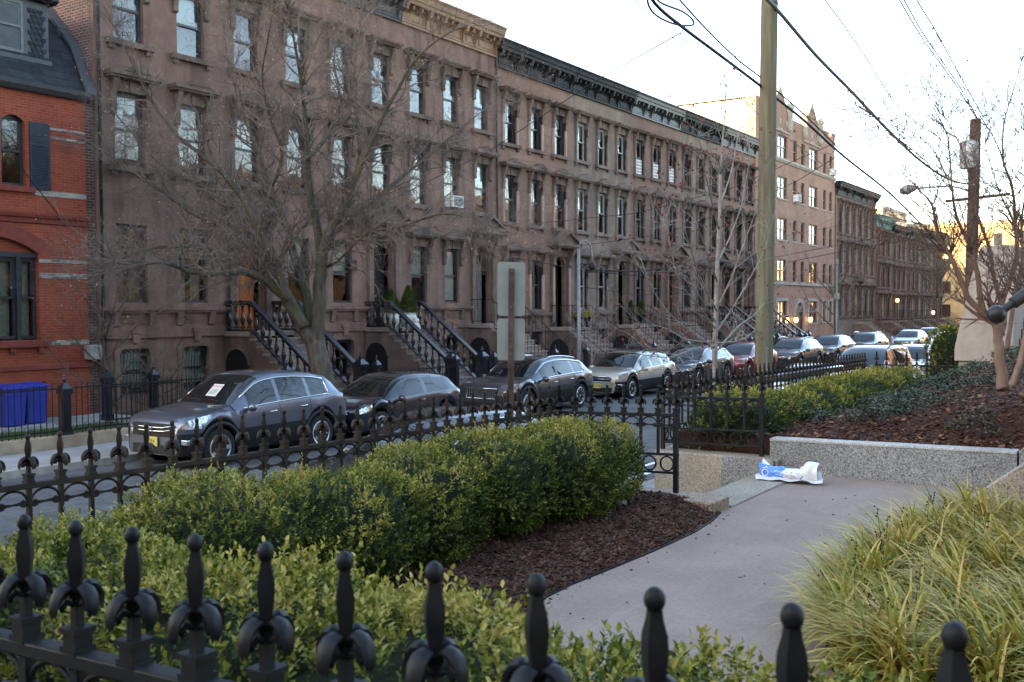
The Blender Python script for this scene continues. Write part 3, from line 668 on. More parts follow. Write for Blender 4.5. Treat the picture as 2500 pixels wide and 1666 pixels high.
# ---------------- the brownstones ----------------
random.seed(11)
ROW1=dict(z3=9.62,h3=1.72,z2=6.42,h2=1.90,zp=2.92,hp=2.02,sc=2.80,wt=2.33,c0=12.64,c1=13.75,hood3='flat',st=2.10,dz=5.15,ap=6.25)
ROW2=dict(z3=9.36,h3=1.74,z2=6.18,h2=1.92,zp=2.64,hp=2.08,sc=2.50,wt=2.05,c0=12.30,c1=13.35,hood3='flat',st=1.86,dz=4.95,ap=6.0)
def brownstone(name,label,X0,W,row,wm,cm,sash,stone,jamb,doorm,heavy,pedp=True,opts='',blinds={},sidemat=None,basebars=False,stoopx=None,far=False,newel=True):
    r=row; t=thing(name,label,'house',(X0,22.6,0),group='brownstone row houses')
    bx=[W*.5-1.96,W*.5,W*.5+1.96] if W<6.2 else [W*.5-1.96,W*.5,W*.5+1.96]
    ow=.90; ops=[]
    for x in bx:
        ops.append((x-ow/2,x+ow/2,r['z3'],r['z3']+r['h3'])); ops.append((x-ow/2,x+ow/2,r['z2'],r['z2']+r['h2']))
    for x in bx[:2]:
        ops.append((x-ow/2,x+ow/2,r['zp'],r['zp']+r['hp'])); ops.append((x-ow/2,x+ow/2,.62+gz(X0),1.72))
    dw=1.10; xd=bx[2]; ops.append((xd-dw/2,xd+dw/2,r['st'],r['dz'],1))
    blinds=dict(blinds)
    for fl_ in (1,2,3):
        for i_ in range(3):
            q_=random.random()
            if (fl_,i_) not in blinds and not far:
                if q_<.38: blinds[(fl_,i_)]=('blind',random.choice((.3,.45,.5,.6,.9)))
                elif q_<.62: blinds[(fl_,i_)]=('curtain',.5)
    w=wall_mb(W,-1.2,r['c1']-.1,ops); o=obj('wall',w,wm,t)
    if sidemat:
        s_=MB(); s_.add([(-.012,.15,-1),(-.012,11,-1),(-.012,11,13.6),(-.012,.15,13.6)],[(0,3,2,1)]); obj('side_wall',s_,sidemat,t)
    rf=MB(); rf.box(.02,W-.02,.1,11,r['c1']-.1,r['c1']-.06); obj('roof',rf,m_roof,t)
    cornice(t,W,r['c0'],r['c1'],cm)
    op=opts+('f' if far else '')
    for i,x in enumerate(bx):
        add_window(t,x,r['z3'],ow,r['h3'],r['hood3'],sash,stone,jamb,op,blinds.get((3,i)))
        add_window(t,x,r['z2'],ow,r['h2'],'ped',sash,stone,jamb,op,blinds.get((2,i)))
    for i,x in enumerate(bx[:2]):
        add_window(t,x,r['zp'],ow,r['hp'],'ped' if pedp else None,sash,stone,jamb,op+'n',blinds.get((1,i)))
        q=add_window(t,x,.62+gz(X0),ow,1.10-gz(X0),None,m_sash,stone,None,'n'+('f' if far else ''),('blind',.85) if basebars else None)
        if basebars:
            g=MB()
            for k in range(9): xx=-.38+k*.095; g.tube([(xx,.06,.0),(xx,.06,.78),(xx,.02,1.0-gz(X0))],.011,5)
            for k in range(9): g.tube([(-.38+k*.095,.05,.08),(-.38+k*.095,-.10,-.02)],.010,5)
            obj('window_bars',g,m_iron,q)
        a=MB(); hb=1.10-gz(X0); pts=[]
        for (u,v) in ((-.62,-.3),(-.62,hb-.02),(-.5,hb+.16),(-.3,hb+.22),(.3,hb+.22),(.5,hb+.16),(.62,hb-.02),(.62,-.3)): pts.append((u,v))
        inn=[(-.45,-.3),(-.45,hb-.15),(-.40,hb-.02),(-.25,hb+.0),(.25,hb+.0),(.40,hb-.02),(.45,hb-.15),(.45,-.3)]
        for k in range(7): a.prism([pts[k],pts[k+1],inn[k+1],inn[k]],lambda u,v,w_:(u,w_,v),-.05,.0)
        a.prism([(-.09,hb+.15),(-.12,hb+.42),(.12,hb+.42),(.09,hb+.15)],lambda u,v,w_:(u,w_,v),-.13,0); a.box(-.16,.16,-.15,0,hb+.40,hb+.50)
        obj('surround',a,wm,q,recalc=True)
    # sill course with consoles and panels, water table, base courses
    c=MB(); xe=xd-dw/2-.28
    c.box(-.0,xe,-.16,0,r['sc']-.09,r['sc']); c.box(0,xe,-.11,0,r['sc']-.15,r['sc']-.09)
    for x in bx[:2]:
        for sg in (-1,1):
            c.prism([(0,r['sc']-.52),(-.07,r['sc']-.48),(-.09,r['sc']-.32),(-.14,r['sc']-.15),(0,r['sc']-.15)],lambda u,v,w_:(w_,u,v),x+sg*.53-.09,x+sg*.53+.09)
        c.box(x-.36,x+.36,-.03,0,r['sc']-.42,r['sc']-.38); c.box(x-.36,x+.36,-.03,0,r['sc']-.28,r['sc']-.24); c.box(x-.30,x+.30,-.04,0,r['sc']-.355,r['sc']-.305)
    c.box(0,xe,-.07,0,r['wt']-.30,r['wt']-.05); c.box(0,xe,-.09,0,r['wt']-.34,r['wt']-.30)
    for z in (.75,1.12,1.45):
        last=0
        for x in bx[:2]+[xe+.62]:
            if x-.64>last: c.box(last,x-.64,-.035,0,z-.33,z-.02)
            last=x+.64
    obj('base_mouldings',c,wm if row is ROW1 else stone,t,recalc=True)
    door_set(t,xd,r['st'],dw,r['dz'],stone if row is ROW2 else m_trim,doorm,jamb,r['ap'])
    zg=.16+gz(X0)
    stoop(t,xd-.95,xd+.95,r['st'],heavy,zg=zg,newel=newel)
    return t
BL=('blind',.5); CU=('curtain',.5)
XA=15.37; WA=5.93
h_a=brownstone('brownstone_house','tall brownstone with dark brick side wall and orange wooden door beside the red house',XA,WA,ROW1,m_bs[0],m_cgrey,m_sash,m_trim,None,m_dooro,True,False,'',{(1,0):CU,(1,1):CU,(3,0):('blind',.5),(3,1):('blind',.45),(2,0):('blind',.3)},m_sideb,True)
h_b=brownstone('brownstone_house','brownstone with two potted conical shrubs on its stoop and grey panelled cornice',XA+WA,WA,ROW1,m_bs[1],m_cgrey,m_sash,m_trim,None,m_door,True,False,'',{(1,0):('blind',.55),(1,1):('blind',.55),(3,0):('blind',.4),(2,1):('blind',.25)})
h_c=brownstone('brownstone_house','brownstone with bracketed tan cornice and glazed grey door',XA+2*WA,WA,ROW1,m_bs[2],m_ctan,m_sash,m_trim,None,m_doorg,False,True,'',{(1,0):('blind',.55),(1,1):('blind',.95),(3,2):('blind',.5),(2,2):('blind',.5),(2,1):('blind',.6)})
WD=5.89; XD=33.16
cfg=[('stone block brownstone with black cornice just right of the tan corniced house','D',m_bs[3],m_cblack,m_sashb,m_trim,m_salmon,m_door,False,'m',{(2,0):CU,(2,1):CU,(2,2):CU,(1,1):('curtain',1)}),
     ('pale tan brownstone with black cornice and dark red wooden door','E',m_bs[4],m_cblack,m_sashw,m_trimt,m_trimt,m_doorw,False,'',{(3,0):('blind',.4),(2,0):('blind',.5),(2,1):('blind',.5)}),
     ('brownstone with shiny pale cornice and white window guards on its top floor','F',m_bs[5],m_cshine,m_sashg,m_trim,m_trim,m_door,False,'',{(2,0):('blind',.3)}),
     ('brownstone with black cornice behind the thin bare street tree','G',m_bs[4],m_cblack,m_sash,m_trim,m_trim,m_door,True,'',{(1,0):('blind',.6)}),
     ('last brownstone of the black corniced row beside the pinkish brick flats','H',m_bs[3],m_cshine,m_sash,m_trimd,m_trim,m_door,True,'',{})]
H2=[]
for i,(lb_,k,wm,cm,sa,stn,jb,dm,hv,op,bl) in enumerate(cfg):
    H2.append(brownstone('brownstone_house',lb_,XD+i*WD,WD,ROW2,wm,cm,sa,stn,jb,dm,hv,True,op,bl,far=i>=3))
# white window guards on the third house of the black row
for x in (WD*.5-1.96,WD*.5,WD*.5+1.96):
    g=MB()
    for k in range(5): g.box(-.36+k*.17,-.32+k*.17,-.02,.02,.02,.78)
    for k in range(5): g.box(-.38,.38,-.025,.025,.06+k*.16,.10+k*.16)
    tag(obj('window_guard',g,m_white,loc=(XD+2*WD+x,22.6+.06,9.37)),'white metal window guard on the top floor of the shiny corniced house','window guard','white window guards')
def ac(x,z,lb_,s=1.,y=22.6):
    t=thing('air_conditioner',lb_,'air conditioner',(x,y,z)); b=MB(); b.box(-.33*s,.33*s,-.32*s,.1,0,.42*s); o=obj('casing',b,m_white,t,bevel=.01)
    g=MB()
    for k in range(8): g.box(-.29*s,.29*s,-.335*s,-.322*s,(.05+k*.043)*s,(.07+k*.043)*s)
    obj('grille',g,m_cgrey,t); return t
ac(XA+2*WA+WA*.5,6.47,'white air conditioner in a second floor window of the tan corniced house')
# ---------------- red brick house ----------------
m_red=brickmat('red_brick',(.345,.078,.036),(.28,.056,.028),(.33,.12,.08),bw=.205,bh=.066,ms=.007,bump=.4,stain=(.20,.042,.024),stainamt=.35)
m_redtrim=mat('red_painted_trim',(.17,.035,.025),(.22,.05,.035),5,.6)
m_band=brickmat('pale_brick_band',(.50,.46,.40),(.17,.14,.13),(.45,.42,.37),bw=.23,bh=.067,ms=.008)
def m_slate_():
    m=NT('slate'); b=m.n('TexBrick'); b.inputs['Color1'].default_value=(.022,.025,.030,1); b.inputs['Color2'].default_value=(.038,.042,.048,1); b.inputs['Mortar'].default_value=(.015,.015,.018,1)
    b.inputs['Scale'].default_value=1; b.inputs['Brick Width'].default_value=.28; b.inputs['Row Height'].default_value=.19; b.inputs['Mortar Size'].default_value=.008
    m.l(wallvec(m),b.inputs['Vector']); m.color(m.mix(1.,b.outputs[0],m.ramp(m.noise(3,4),[(.3,(.75,.75,.75)),(.7,(1.2,1.2,1.2))]),'MULTIPLY')); m.set(Roughness=.75,Specular_IOR_Level=.15); m.bump(b.outputs['Fac'],-.6,.02); return m.m
m_slate=m_slate_()
m_gtrim=mat('dark_grey_trim',(.055,.058,.065),(.08,.083,.09),5,.5)
m_shut=mat('navy_shutter',(.022,.028,.042),(.035,.042,.058),6,.5)
RX0=7.0; t=thing('red_brick_house','red brick house with slate mansard roof, dormer and dark shutters at the left edge','house',(RX0,22.6,0)); RW=15.08-RX0
X=lambda x:x-RX0
ops=[(X(12.93),X(13.52),5.64,7.28),(X(11.35),X(13.79),2.03,4.45),(X(12.3),X(13.90),-.6,1.02),(X(9.3),X(10.2),5.64,7.28)]
w=wall_mb(RW,-1.2,8.02,ops,.25); obj('wall',w,m_red,t)
# segmental heads
a=MB(); cx,hw=X(12.57),1.22
arc=[(cx+hw*math.sin(u)/math.sin(.75),4.07+ (math.cos(u)-math.cos(.75))/(1-math.cos(.75))*.38) for u in [lerp(-.75,.75,i/16) for i in range(17)]]
for p,q in zip(arc[:-1],arc[1:]): a.add([(p[0],.004,p[1]),(q[0],.004,q[1]),(q[0],.004,4.46),(p[0],.004,4.46),(p[0],.25,p[1]),(q[0],.25,q[1])],[(0,1,2,3),(0,4,5,1)])
a.prism([(cx-1.19,4.0)]+arc+[(cx+1.19,4.0)],lambda u,v,w_:(u,w_,v),.17,.2)
obj('brick_arch',a,m_red,t)
a=MB()
for p,q in zip(arc[:-1],arc[1:]):
    d0=Vector((p[0]-cx,p[1]-2.6)).normalized()*.33; d1=Vector((q[0]-cx,q[1]-2.6)).normalized()*.33
    a.prism([(p[0],p[1]),(q[0],q[1]),(q[0]+d1.x,q[1]+d1.y),(p[0]+d0.x,p[1]+d0.y)],lambda u,v,w_:(u,w_,v),-.02,.003)
obj('arch_band',a,m_redtrim,t,recalc=True)
# windows
q=add_window(t,X(13.225),5.64,.58,1.64,None,m_sash,m_redtrim,None,'n'); 
a=MB(); n=12
for i in range(n):
    u0,u1=-.29+.58*i/n,-.29+.58*(i+1)/n; f=lambda u:7.28-.14*(u/.29)**2
    a.add([(X(13.225)+u0,.003,f(u0)),(X(13.225)+u1,.003,f(u1)),(X(13.225)+u1,.003,7.29),(X(13.225)+u0,.003,7.29)],[(0,1,2,3)])
obj('arch_head',a,m_red,t)
add_window(t,X(9.75),5.64,.9,1.64,None,m_sash,m_redtrim,None,'n')
for xa,xb in ((12.20,13.28),(13.36,13.77)):
    add_window(t,X((xa+xb)/2),2.06,xb-xa,1.94,None,m_sash,m_redtrim,None,'n',('curtain',1),y=.03)
add_window(t,X(11.8),2.06,.7,1.94,None,m_sash,m_redtrim,None,'n',('curtain',1),y=.03)
a=MB(); a.box(X(13.27),X(13.37),.06,.2,2.03,4.0); a.box(X(11.36),X(13.78),.05,.2,3.98,4.09); obj('window_mullion',a,m_sash,t)
for xa,xb in ((13.61,14.11),):
    s=MB(); s.box(X(xa),X(xb),-.05,-.005,5.60,7.18); 
    for k in range(26): z=5.70+k*.037; s.prism([(-.052,z),(-.066,z+.006),(-.052,z+.03)],lambda u,v,w_:(w_,u,v),X(xa)+.06,X(xb)-.06)
    s.box(X(xa)+.06,X(xb)-.06,-.058,-.05,6.72,6.78); s.box(X(xa)+.06,X(xb)-.06,-.058,-.05,6.86,6.90)
    obj('shutter',s,m_shut,t)
s=MB(); s.box(X(12.8),X(13.70),-.10,.1,5.50,5.635); obj('sill',s,m_redtrim,t,bevel=.01)
s=MB(); s.box(X(11.2),X(14.0),-.14,.1,1.86,2.025); s.box(X(13.0),X(13.12),-.1,0,1.74,1.86); s.box(X(13.7),X(13.82),-.1,0,1.74,1.86); obj('sill',s,m_redtrim,t,bevel=.015)
for z0,z1,xa in ((7.06,7.12,14.13),(6.84,6.90,14.13),(5.46,5.59,13.705),(3.87,3.95,13.8),(3.50,3.62,13.8),(1.88,2.0,14.02)):
    s=MB(); s.box(X(xa),X(15.075),-.012,.0,z0,z1); obj('pale_band',s,m_band,t)
s=MB()
s.prism([(0,4.78),(-.05,4.80),(-.07,4.9),(-.11,4.93),(-.13,5.0),(-.03,5.05),(0,5.06)],lambda u,v,w_:(w_,u,v),0,RW+.04); s.prism([(0,1.30),(-.06,1.32),(-.06,1.40),(0,1.44)],lambda u,v,w_:(w_,u,v),0,RW+.02)
obj('string_course',s,m_redtrim,t,recalc=True)
s=MB(); s.prism([(0,7.86),(-.12,7.88),(-.22,7.98),(-.24,8.06),(0,8.12)],lambda u,v,w_:(w_,u,v),-.02,RW+.1); obj('eave',s,m_gtrim,t,recalc=True)
# mansard
md=MB(); md.prism([(-.1,8.07),(.10,8.35),(.50,9.15),(1.1,9.78),(2.0,10.65),(9,10.9),(9,7.9),(-.1,7.9)],lambda u,v,w_:(w_,u,v),.0,RW+.06); obj('mansard_roof',md,m_slate,t,recalc=True)
md=MB()
pr_=[(-.12,8.08),(.08,8.37),(.48,9.17),(1.08,9.81),(1.98,10.68)]
for (u0,v0),(u1,v1) in zip(pr_[:-1],pr_[1:]): md.prism([(u0-.02,v0),(u0,v0+.14),(u1,v1+.14),(u1-.02,v1)],lambda u,v,w_:(w_,u,v),RW-.02,RW+.26)
md.box(RW-.05,RW+.2,.95,1.25,9.4,9.85); obj('verge_board',md,m_gtrim,t,recalc=True)
dm=MB(); dm.box(X(12.2),X(14.38),.35,3.,8.72,10.14); d_=obj('dormer',dm,m_gtrim,t)
dm=MB(); dm.prism([(.2,10.14),(.1,10.2),(.1,10.28),(3.2,10.5),(3.2,10.14)],lambda u,v,w_:(w_,u,v),X(12.0),X(14.52)); obj('dormer_roof',dm,m_slate,d_,recalc=True)
dm=MB(); dm.box(X(12.0),X(14.4),.25,.36,8.66,8.76); obj('dormer_sill',dm,m_gtrim,d_)
dm=MB()
for k in range(9):
    for j in range(3):
        x=X(13.85)+j*.13+(.065 if k%2 else 0); z=9.95-k*.13
        dm.prism([(x,z),(x+.13,z),(x+.12,z-.08),(x+.065,z-.12),(x+.01,z-.08)],lambda u,v,w_:(u,w_,v),.325,.348)
obj('scale_shingles',dm,m_slate,d_,recalc=True)
add_window(d_,X(13.2),8.84,1.05,1.22,None,m_sashg,m_gtrim,None,'n',('blind',.95),y=.22)
lk=MB(); lk.box(X(13.0),X(13.85),.2,.24,-.6,1.0); obj('areaway_door',lk,m_dark,t)  # flat black sheet painted as the shade inside the areaway opening
# dark brick return strip and drain pipe between the houses
s=MB(); s.box(15.085,15.365,22.68,23.2,-1,8.0); tag(obj('brick_pier',s,m_sideb),'narrow dark brick pier between the red house and the tall brownstone','wall')
s=MB(); s.tube([(15.43,22.50,-.3),(15.43,22.50,13)],.045,8); tag(obj('drain_pipe',s,m_iron,smooth=True),'black drain pipe at the left edge of the tall brownstone front','pipe')
s=MB(); s.tube([(33.12,22.52,5.9),(33.12,22.52,12.6)],.04,8); tag(obj('drain_pipe',s,m_cgrey,smooth=True),'grey drain pipe between the tan and the black cornices','pipe')
s=MB(); s.box(14.95,15.28,22.35,22.62,1.5,1.86); tag(obj('meter_box',s,m_sashw,bevel=.02),'pale grey utility box on the corner of the red brick house','utility box')
s=MB(); s.box(26.45-.95-.75,26.45-.95-.45,22.5,22.599,4.0,4.32); 
t=thing('house_number_plaque','dark square number plaque left of the open black door','plaque',(24.75,22.59,4.15)); s=MB(); s.box(-.16,.16,-.03,0,-.17,.17); obj('plate',s,m_iron,t)
cu=bpy.data.curves.new('txt','FONT'); cu.body='906'; cu.size=.15; cu.align_x='CENTER'; cu.align_y='CENTER'; cu.extrude=.004
def text(body,size,m,parent,loc,rot,ext=.003,name='lettering',sx=1):
    c=bpy.data.curves.new(name,'FONT'); c.body=body; c.size=size; c.align_x='CENTER'; c.align_y='CENTER'; c.extrude=ext
    o=bpy.data.objects.new(name,c); C.objects.link(o); dg=bpy.context.evaluated_depsgraph_get(); me=bpy.data.meshes.new_from_object(o.evaluated_get(dg)); bpy.data.objects.remove(o); bpy.data.curves.remove(c)
    me.materials.clear(); me.materials.append(m); o=link(name,me,parent,loc,rot); o.scale=(sx,1,1); return o
m_gold=mat('dull_gold',(.25,.20,.12),rough=.5)
text('906',.16,m_gold,t,(0,-.035,0),(PI/2,0,0))
bpy.data.curves.remove(cu)
# ---------------- pinkish brick flats ----------------
m_flat=brickmat('pink_brick',(.36,.20,.135),(.30,.16,.108),(.37,.245,.18),bw=.24,bh=.08,ms=.008,bump=.2,stain=(.24,.13,.09),stainamt=.3)
m_flank=mat('pale_side_wall',(.50,.40,.27),(.60,.48,.33),1.2,.9,c3=(.44,.34,.23))
m_caststone=mat('pale_cast_stone',(.30,.27,.22),(.40,.36,.30),2,.85)
AX=62.65; AW=80.78-AX; t=thing('apartment_building','five storey pinkish brick flats with gabled parapet and pale side wall','apartment building',(AX,22.6,0))
X=lambda x:x-AX
cols=[(64.0,.8),(65.3,.8),(68.1,2.05),(70.8,.85),(72.6,.85),(75.2,2.1),(78.05,.8),(79.7,.8)]
fl=[(12.88,1.52),(10.1,1.50),(7.28,1.48),(4.42,1.52),(1.45,1.62)]
ops=[]
for c,w in cols:
    for z,h in fl:
        if z<2 and 70<c<73: continue
        ops.append((X(c)-w/2,X(c)+w/2,z,z+h))
ops.append((X(70.95),X(72.85),.2,2.95,1))
obj('wall',wall_mb(AW,-1.5,15.3,ops,.18,False),m_flat,t)
b=MB(); b.add([(0,.6,-1),(0,18,-1),(0,18,16.1),(0,.6,16.25),(AW,0,-1),(AW,18,-1),(AW,18,15.5),(AW,0,15.3)],[(0,3,2,1),(4,5,6,7),(1,2,6,5)]); obj('side_wall',b,m_flank,t)
b=MB(); b.box(-.06,.9,-.06,.62,-1.5,16.25); b.box(-.0,.5,.62,18,16.1,16.2); obj('corner_pier',b,m_flat,t)
b=MB(); b.box(.06,AW-.06,.4,17.9,15.0,15.2); obj('roof',b,m_roof,t)
p=MB()
p.prism([(.9,15.3),(AW,15.3),(AW,16.15),(AW-1.0,16.15),(AW-1.0,15.85),(AW-1.7,15.85),(AW-1.7,16.05),(X(77.2),16.05),(X(77.2),15.75),(X(76.6),15.75),(X(74.9),17.45),(X(74.5),17.45),(X(73.1),15.8),(X(70.0),15.8),(X(69.4),15.8),(X(67.8),17.5),(X(67.3),17.5),(X(65.8),15.8),(X(64.4),15.8),(X(64.4),16.15),(.9,16.15)],lambda u,v,w:(u,w,v),0,.35)
obj('parapet',p,m_flat,t,recalc=True)
s=MB()
s.box(-.03,AW+.03,-.14,0,12.66,12.80); s.box(-.03,AW+.03,-.08,0,12.56,12.66); s.box(-.03,AW+.03,-.10,0,4.20,4.32)
for xa,xb,z in ((.9,X(64.4),16.15),(AW-1.0,AW,16.15),(AW-1.7,X(77.3),16.05)): s.box(xa-.04,xb+.04,-.05,.4,z,z+.12)
obj('belt_course',s,m_caststone,t)
for gx in (67.5,74.7):
    s=MB(); s.prism([(X(gx)-.30,17.2),(X(gx)+.30,17.2),(X(gx)+.12,17.75),(X(gx)+.06,18.0),(X(gx)-.06,18.0),(X(gx)-.12,17.75)],lambda u,v,w:(u,w,v),-.06,.40)
    for sg in (-1,1):
        s.prism([(X(gx)+sg*.22,17.4),(X(gx)+sg*.22,17.55),(X(gx)+sg*1.75,15.9),(X(gx)+sg*1.75,15.75)],lambda u,v,w:(u,w,v),-.05,.40)
    obj('gable_coping',s,m_caststone,t,recalc=True)
    for sx in (gx-1.9,gx+1.9):
        s=MB(); s.lathe([(.05,14.7),(.22,14.9),(.25,15.0),(.25,16.35),(.32,16.45),(.32,16.62),(.20,16.66),(.20,16.8),(.05,16.85)],8,(X(sx),-.05,0)); obj('turret',s,m_caststone,t)
    s=MB(); s.box(X(gx)-.5,X(gx)+.5,-.05,0,14.75,14.85); s.prism([(X(gx)-2,14.62),(X(gx)+2,14.62),(X(gx)+2,14.72),(X(gx)-2,14.72)],lambda u,v,w:(u,w,v),-.08,0); obj('hood_mould',s,m_caststone,t)
    for k in (-.55,0,.55):
        s=MB(); s.box(X(gx)+k*2.6-.18,X(gx)+k*2.6+.18,-.03,0,15.1,15.5); obj('brick_panel',s,m_caststone,t)
for c,w in cols:
    for z,h in fl:
        if z<2 and 70<c<73: continue
        if w>1.5:
            q=None
            for sg in (-1,1):
                q=add_window(t,X(c)+sg*w/4,z,w/2,h,None,m_sash,m_caststone,None,'nf' )
        else: q=add_window(t,X(c),z,w,h,None,m_sash,m_caststone,None,'nf')
        s=MB(); s.box(X(c)-w/2-.08,X(c)+w/2+.08,-.06,.1,z-.10,z-.005); obj('sill',s,m_caststone,t)
        if z<2:
            s=MB(); s.box(X(c)-w/2-.2,X(c)+w/2+.2,-.05,-.0,z+h,z+h+.2); s.box(X(c)-w/2-.2,X(c)-w/2,-.05,-.0,z,z+h); s.box(X(c)+w/2,X(c)+w/2+.2,-.05,-.0,z,z+h); obj('window_surround',s,m_caststone,t)
s=MB(); s.box(X(70.95),X(72.85),.10,.16,.1,2.95); obj('door',s,m_door,t)
s=MB()
for i in range(10):
    t0,t1=PI-PI*i/10,PI-PI*(i+1)/10; f=lambda a,k:(X(71.9)+(.95+k)*math.cos(a),2.0+(.95+k)*math.sin(a)*1.05)
    s.prism([f(t0,0),f(t0,.25),f(t1,.25),f(t1,0)],lambda u,v,w:(u,w,v),-.08,0)
for x in (70.7,72.85): s.box(X(x),X(x)+.25,-.08,0,-.6,2.0)
obj('door_arch',s,m_caststone,t,recalc=True)
m_lampon=emitmat('lamp_glow',(1,.6,.13),1.5)
m_lampw=emitmat('lamp_glow_white',(1,.93,.75),1.6)
def wall_lamp(x,y,z,lb_,m,r=.13):
    t=thing('wall_lantern',lb_,'lantern',(x,y,z)); s=MB(); s.lathe([(.02,-.22),(.10,-.2),(.12,-.18)],6); s.lathe([(.13,.16),(.14,.18),(.03,.30)],6); s.box(-.02,.02,0,.25,.26,.29); obj('frame',s,m_iron,t)
    s=MB(); s.lathe([(.09,-.18),(r,-.05),(r,.05),(.10,.16)],8); obj('glowing_glass',s,m,t); return t
wall_lamp(70.2,22.3,1.75,'lit yellow lantern left of the arched door of the brick flats',m_lampon,.16)
wall_lamp(73.6,22.3,1.72,'lit yellow lantern right of the arched door of the brick flats',m_lampon,.16)
wall_lamp(68.0,22.2,1.75,'lit yellow lantern above the heavy black stoop railing near the brick flats',m_lampon,.14)
ac(79.7-.0,12.9,'white air conditioner in a top floor window of the brick flats',1.15); ac(70.8,10.1,'small white air conditioner in a lower window of the brick flats',1.15)
# ---------------- brownstone beyond the flats and the far block ----------------
def simple_house(name,label,X0,W,zs,h,ncol,zc0,zc1,wm,cm,trim,y=22.6,stp=True,group=None,pitch=None,depth=11,ow=.95,sash=None,hoods=True):
    t=thing(name,label,'house',(X0,y,0),group=group); bx=[W*(i+.5)/ncol for i in range(ncol)] if not pitch else [W/2+(i-(ncol-1)/2)*pitch for i in range(ncol)]
    ops=[(x-ow/2,x+ow/2,z,z+h) for x in bx for z in zs]
    obj('wall',wall_mb(W,-1.5,zc1-.1,ops,.2,True,depth),wm,t); b=MB(); b.box(.02,W-.02,.1,depth,zc1-.12,zc1-.08); obj('roof',b,m_roof,t)
    if cm: cornice(t,W,zc0,zc1,cm,.55,.25)
    for x in bx:
        for k,z in enumerate(zs): add_window(t,x,z,ow,h,('flat' if k<1 else 'ped') if hoods else None,sash or m_sash,trim,trim if hoods else None,'f' if hoods else 'nf')
    if stp:
        stoop(t,W*.5-.9,W*.5+.9,1.5+gz(X0)*.5,False,zg=.1+gz(X0),doorin=False)
        s=MB(); s.box(W*.5-.5,W*.5+.5,-.02,.0,1.5,4.0); obj('door',s,m_door,t)
    return t
t=simple_house('brownstone_house','six window wide brownstone with dark cornice just beyond the brick flats',81.2,12.3,[8.6,5.35,1.85],2.25,6,11.6,12.65,m_bs[4],m_cblack,m_trim,pitch=2.04)
s=MB(); wv=1.5; zc=4.75; s.prism([(6.15-wv,zc),(6.15+wv,zc),(6.15+wv*.9,zc+.1),(6.15,zc+.75),(6.15-wv*.9,zc+.1)],lambda u,v,w:(u,w,v),-.5,0); obj('door_pediment',s,m_trimd,t,recalc=True)
m_green=mat('verdigris_cornice',(.07,.16,.13),(.12,.24,.20),3,.6)
m_farb=[stonemat('far_brownstone',(.17,.115,.095),(.08,.06,.05),(.21,.145,.12)),brickmat('far_red_brick',(.22,.085,.06),(.17,.07,.05),(.24,.14,.11)),stonemat('far_grey_stone',(.22,.20,.18),(.12,.11,.10),(.27,.25,.22))]
simple_house('row_house','red brick row house with green copper cornice in the far block',93.6,6.2,[7.3,4.4,1.6],1.9,3,9.9,10.9,m_farb[1],m_green,m_trim,pitch=1.9)
xs=99.9
for i,(wm,lb_,z) in enumerate(((m_farb[0],'dark brownstone next to the green corniced row house in the far block',10.4),(m_farb[0],'second dark brownstone right of the green corniced row house',10.6),(m_farb[2],'pale grey stone fronted row house near the end of the far block',10.8),(m_farb[1],'last red row house of the far block before the sunlit yellow building',11.0))):
    simple_house('row_house',lb_,xs,6.3,[7.2,4.3,1.5],1.9,3,z-1,z,wm,m_cblack,m_trim,pitch=1.9); xs+=6.35
m_yel=brickmat('yellow_brick',(.62,.45,.22),(.55,.39,.19),(.55,.42,.25),bw=.4,bh=.13,ms=.01)
m_cream=mat('cream_render',(.62,.50,.32),(.70,.57,.37),1,.9)
def block(name,lb_,x0,x1,y0,y1,h,m,rows,cols_,cat='apartment building',face='x',wmat=None,cop=m_caststone):
    t=thing(name,lb_,cat,(x0,y0,0)); b=MB(); b.box(0,x1-x0,0,y1-y0,-3,h); obj('wall',b,m,t); b=MB(); b.box(-.15,x1-x0+.15,-.15,y1-y0+.15,h,h+.35); obj('roof_coping',b,cop,t)
    w=MB(); w.box(-.55,.55,-.06,.02,0,1.6); f=w.mesh('window',m_sash); g=MB(); g.box(-.48,.48,-.075,-.061,.06,1.54); gm=g.mesh('pane',m_panefar)
    for r_ in range(rows):
        for c in range(cols_):
            z=1.2+r_*3.05
            if face in ('x','xy','xY'):
                L=y1-y0; q=link('window',f,t,(0,L*(c+.5)/cols_,z),(0,0,-PI/2)); link('pane',gm,q)
            if face in ('y','xy'):
                L=x1-x0; q=link('window',f,t,(L*(c+.5)/cols_,0,z)); link('pane',gm,q)
            if face in ('Y','xY'):
                L=x1-x0; q=link('window',f,t,(L*(c+.5)/cols_,y1-y0,z),(0,0,PI)); link('pane',gm,q)
    return t
block('apartment_building','sunlit yellow brick apartment building closing the end of the street',143,158,14.5,33,13.3,m_yel,4,6)
block('apartment_building','cream sunlit building rising behind the far row of brownstones',128,141,30,50,14.6,m_cream,4,5)
block('apartment_building','pale yellow building glimpsed behind the smooth barked tree',150,166,-2,13.5,9.5,m_yel,3,5)
block('apartment_building','long low sunlit building far behind the pole with the transformer',175,190,-24,-3,9.5,m_cream,3,6)
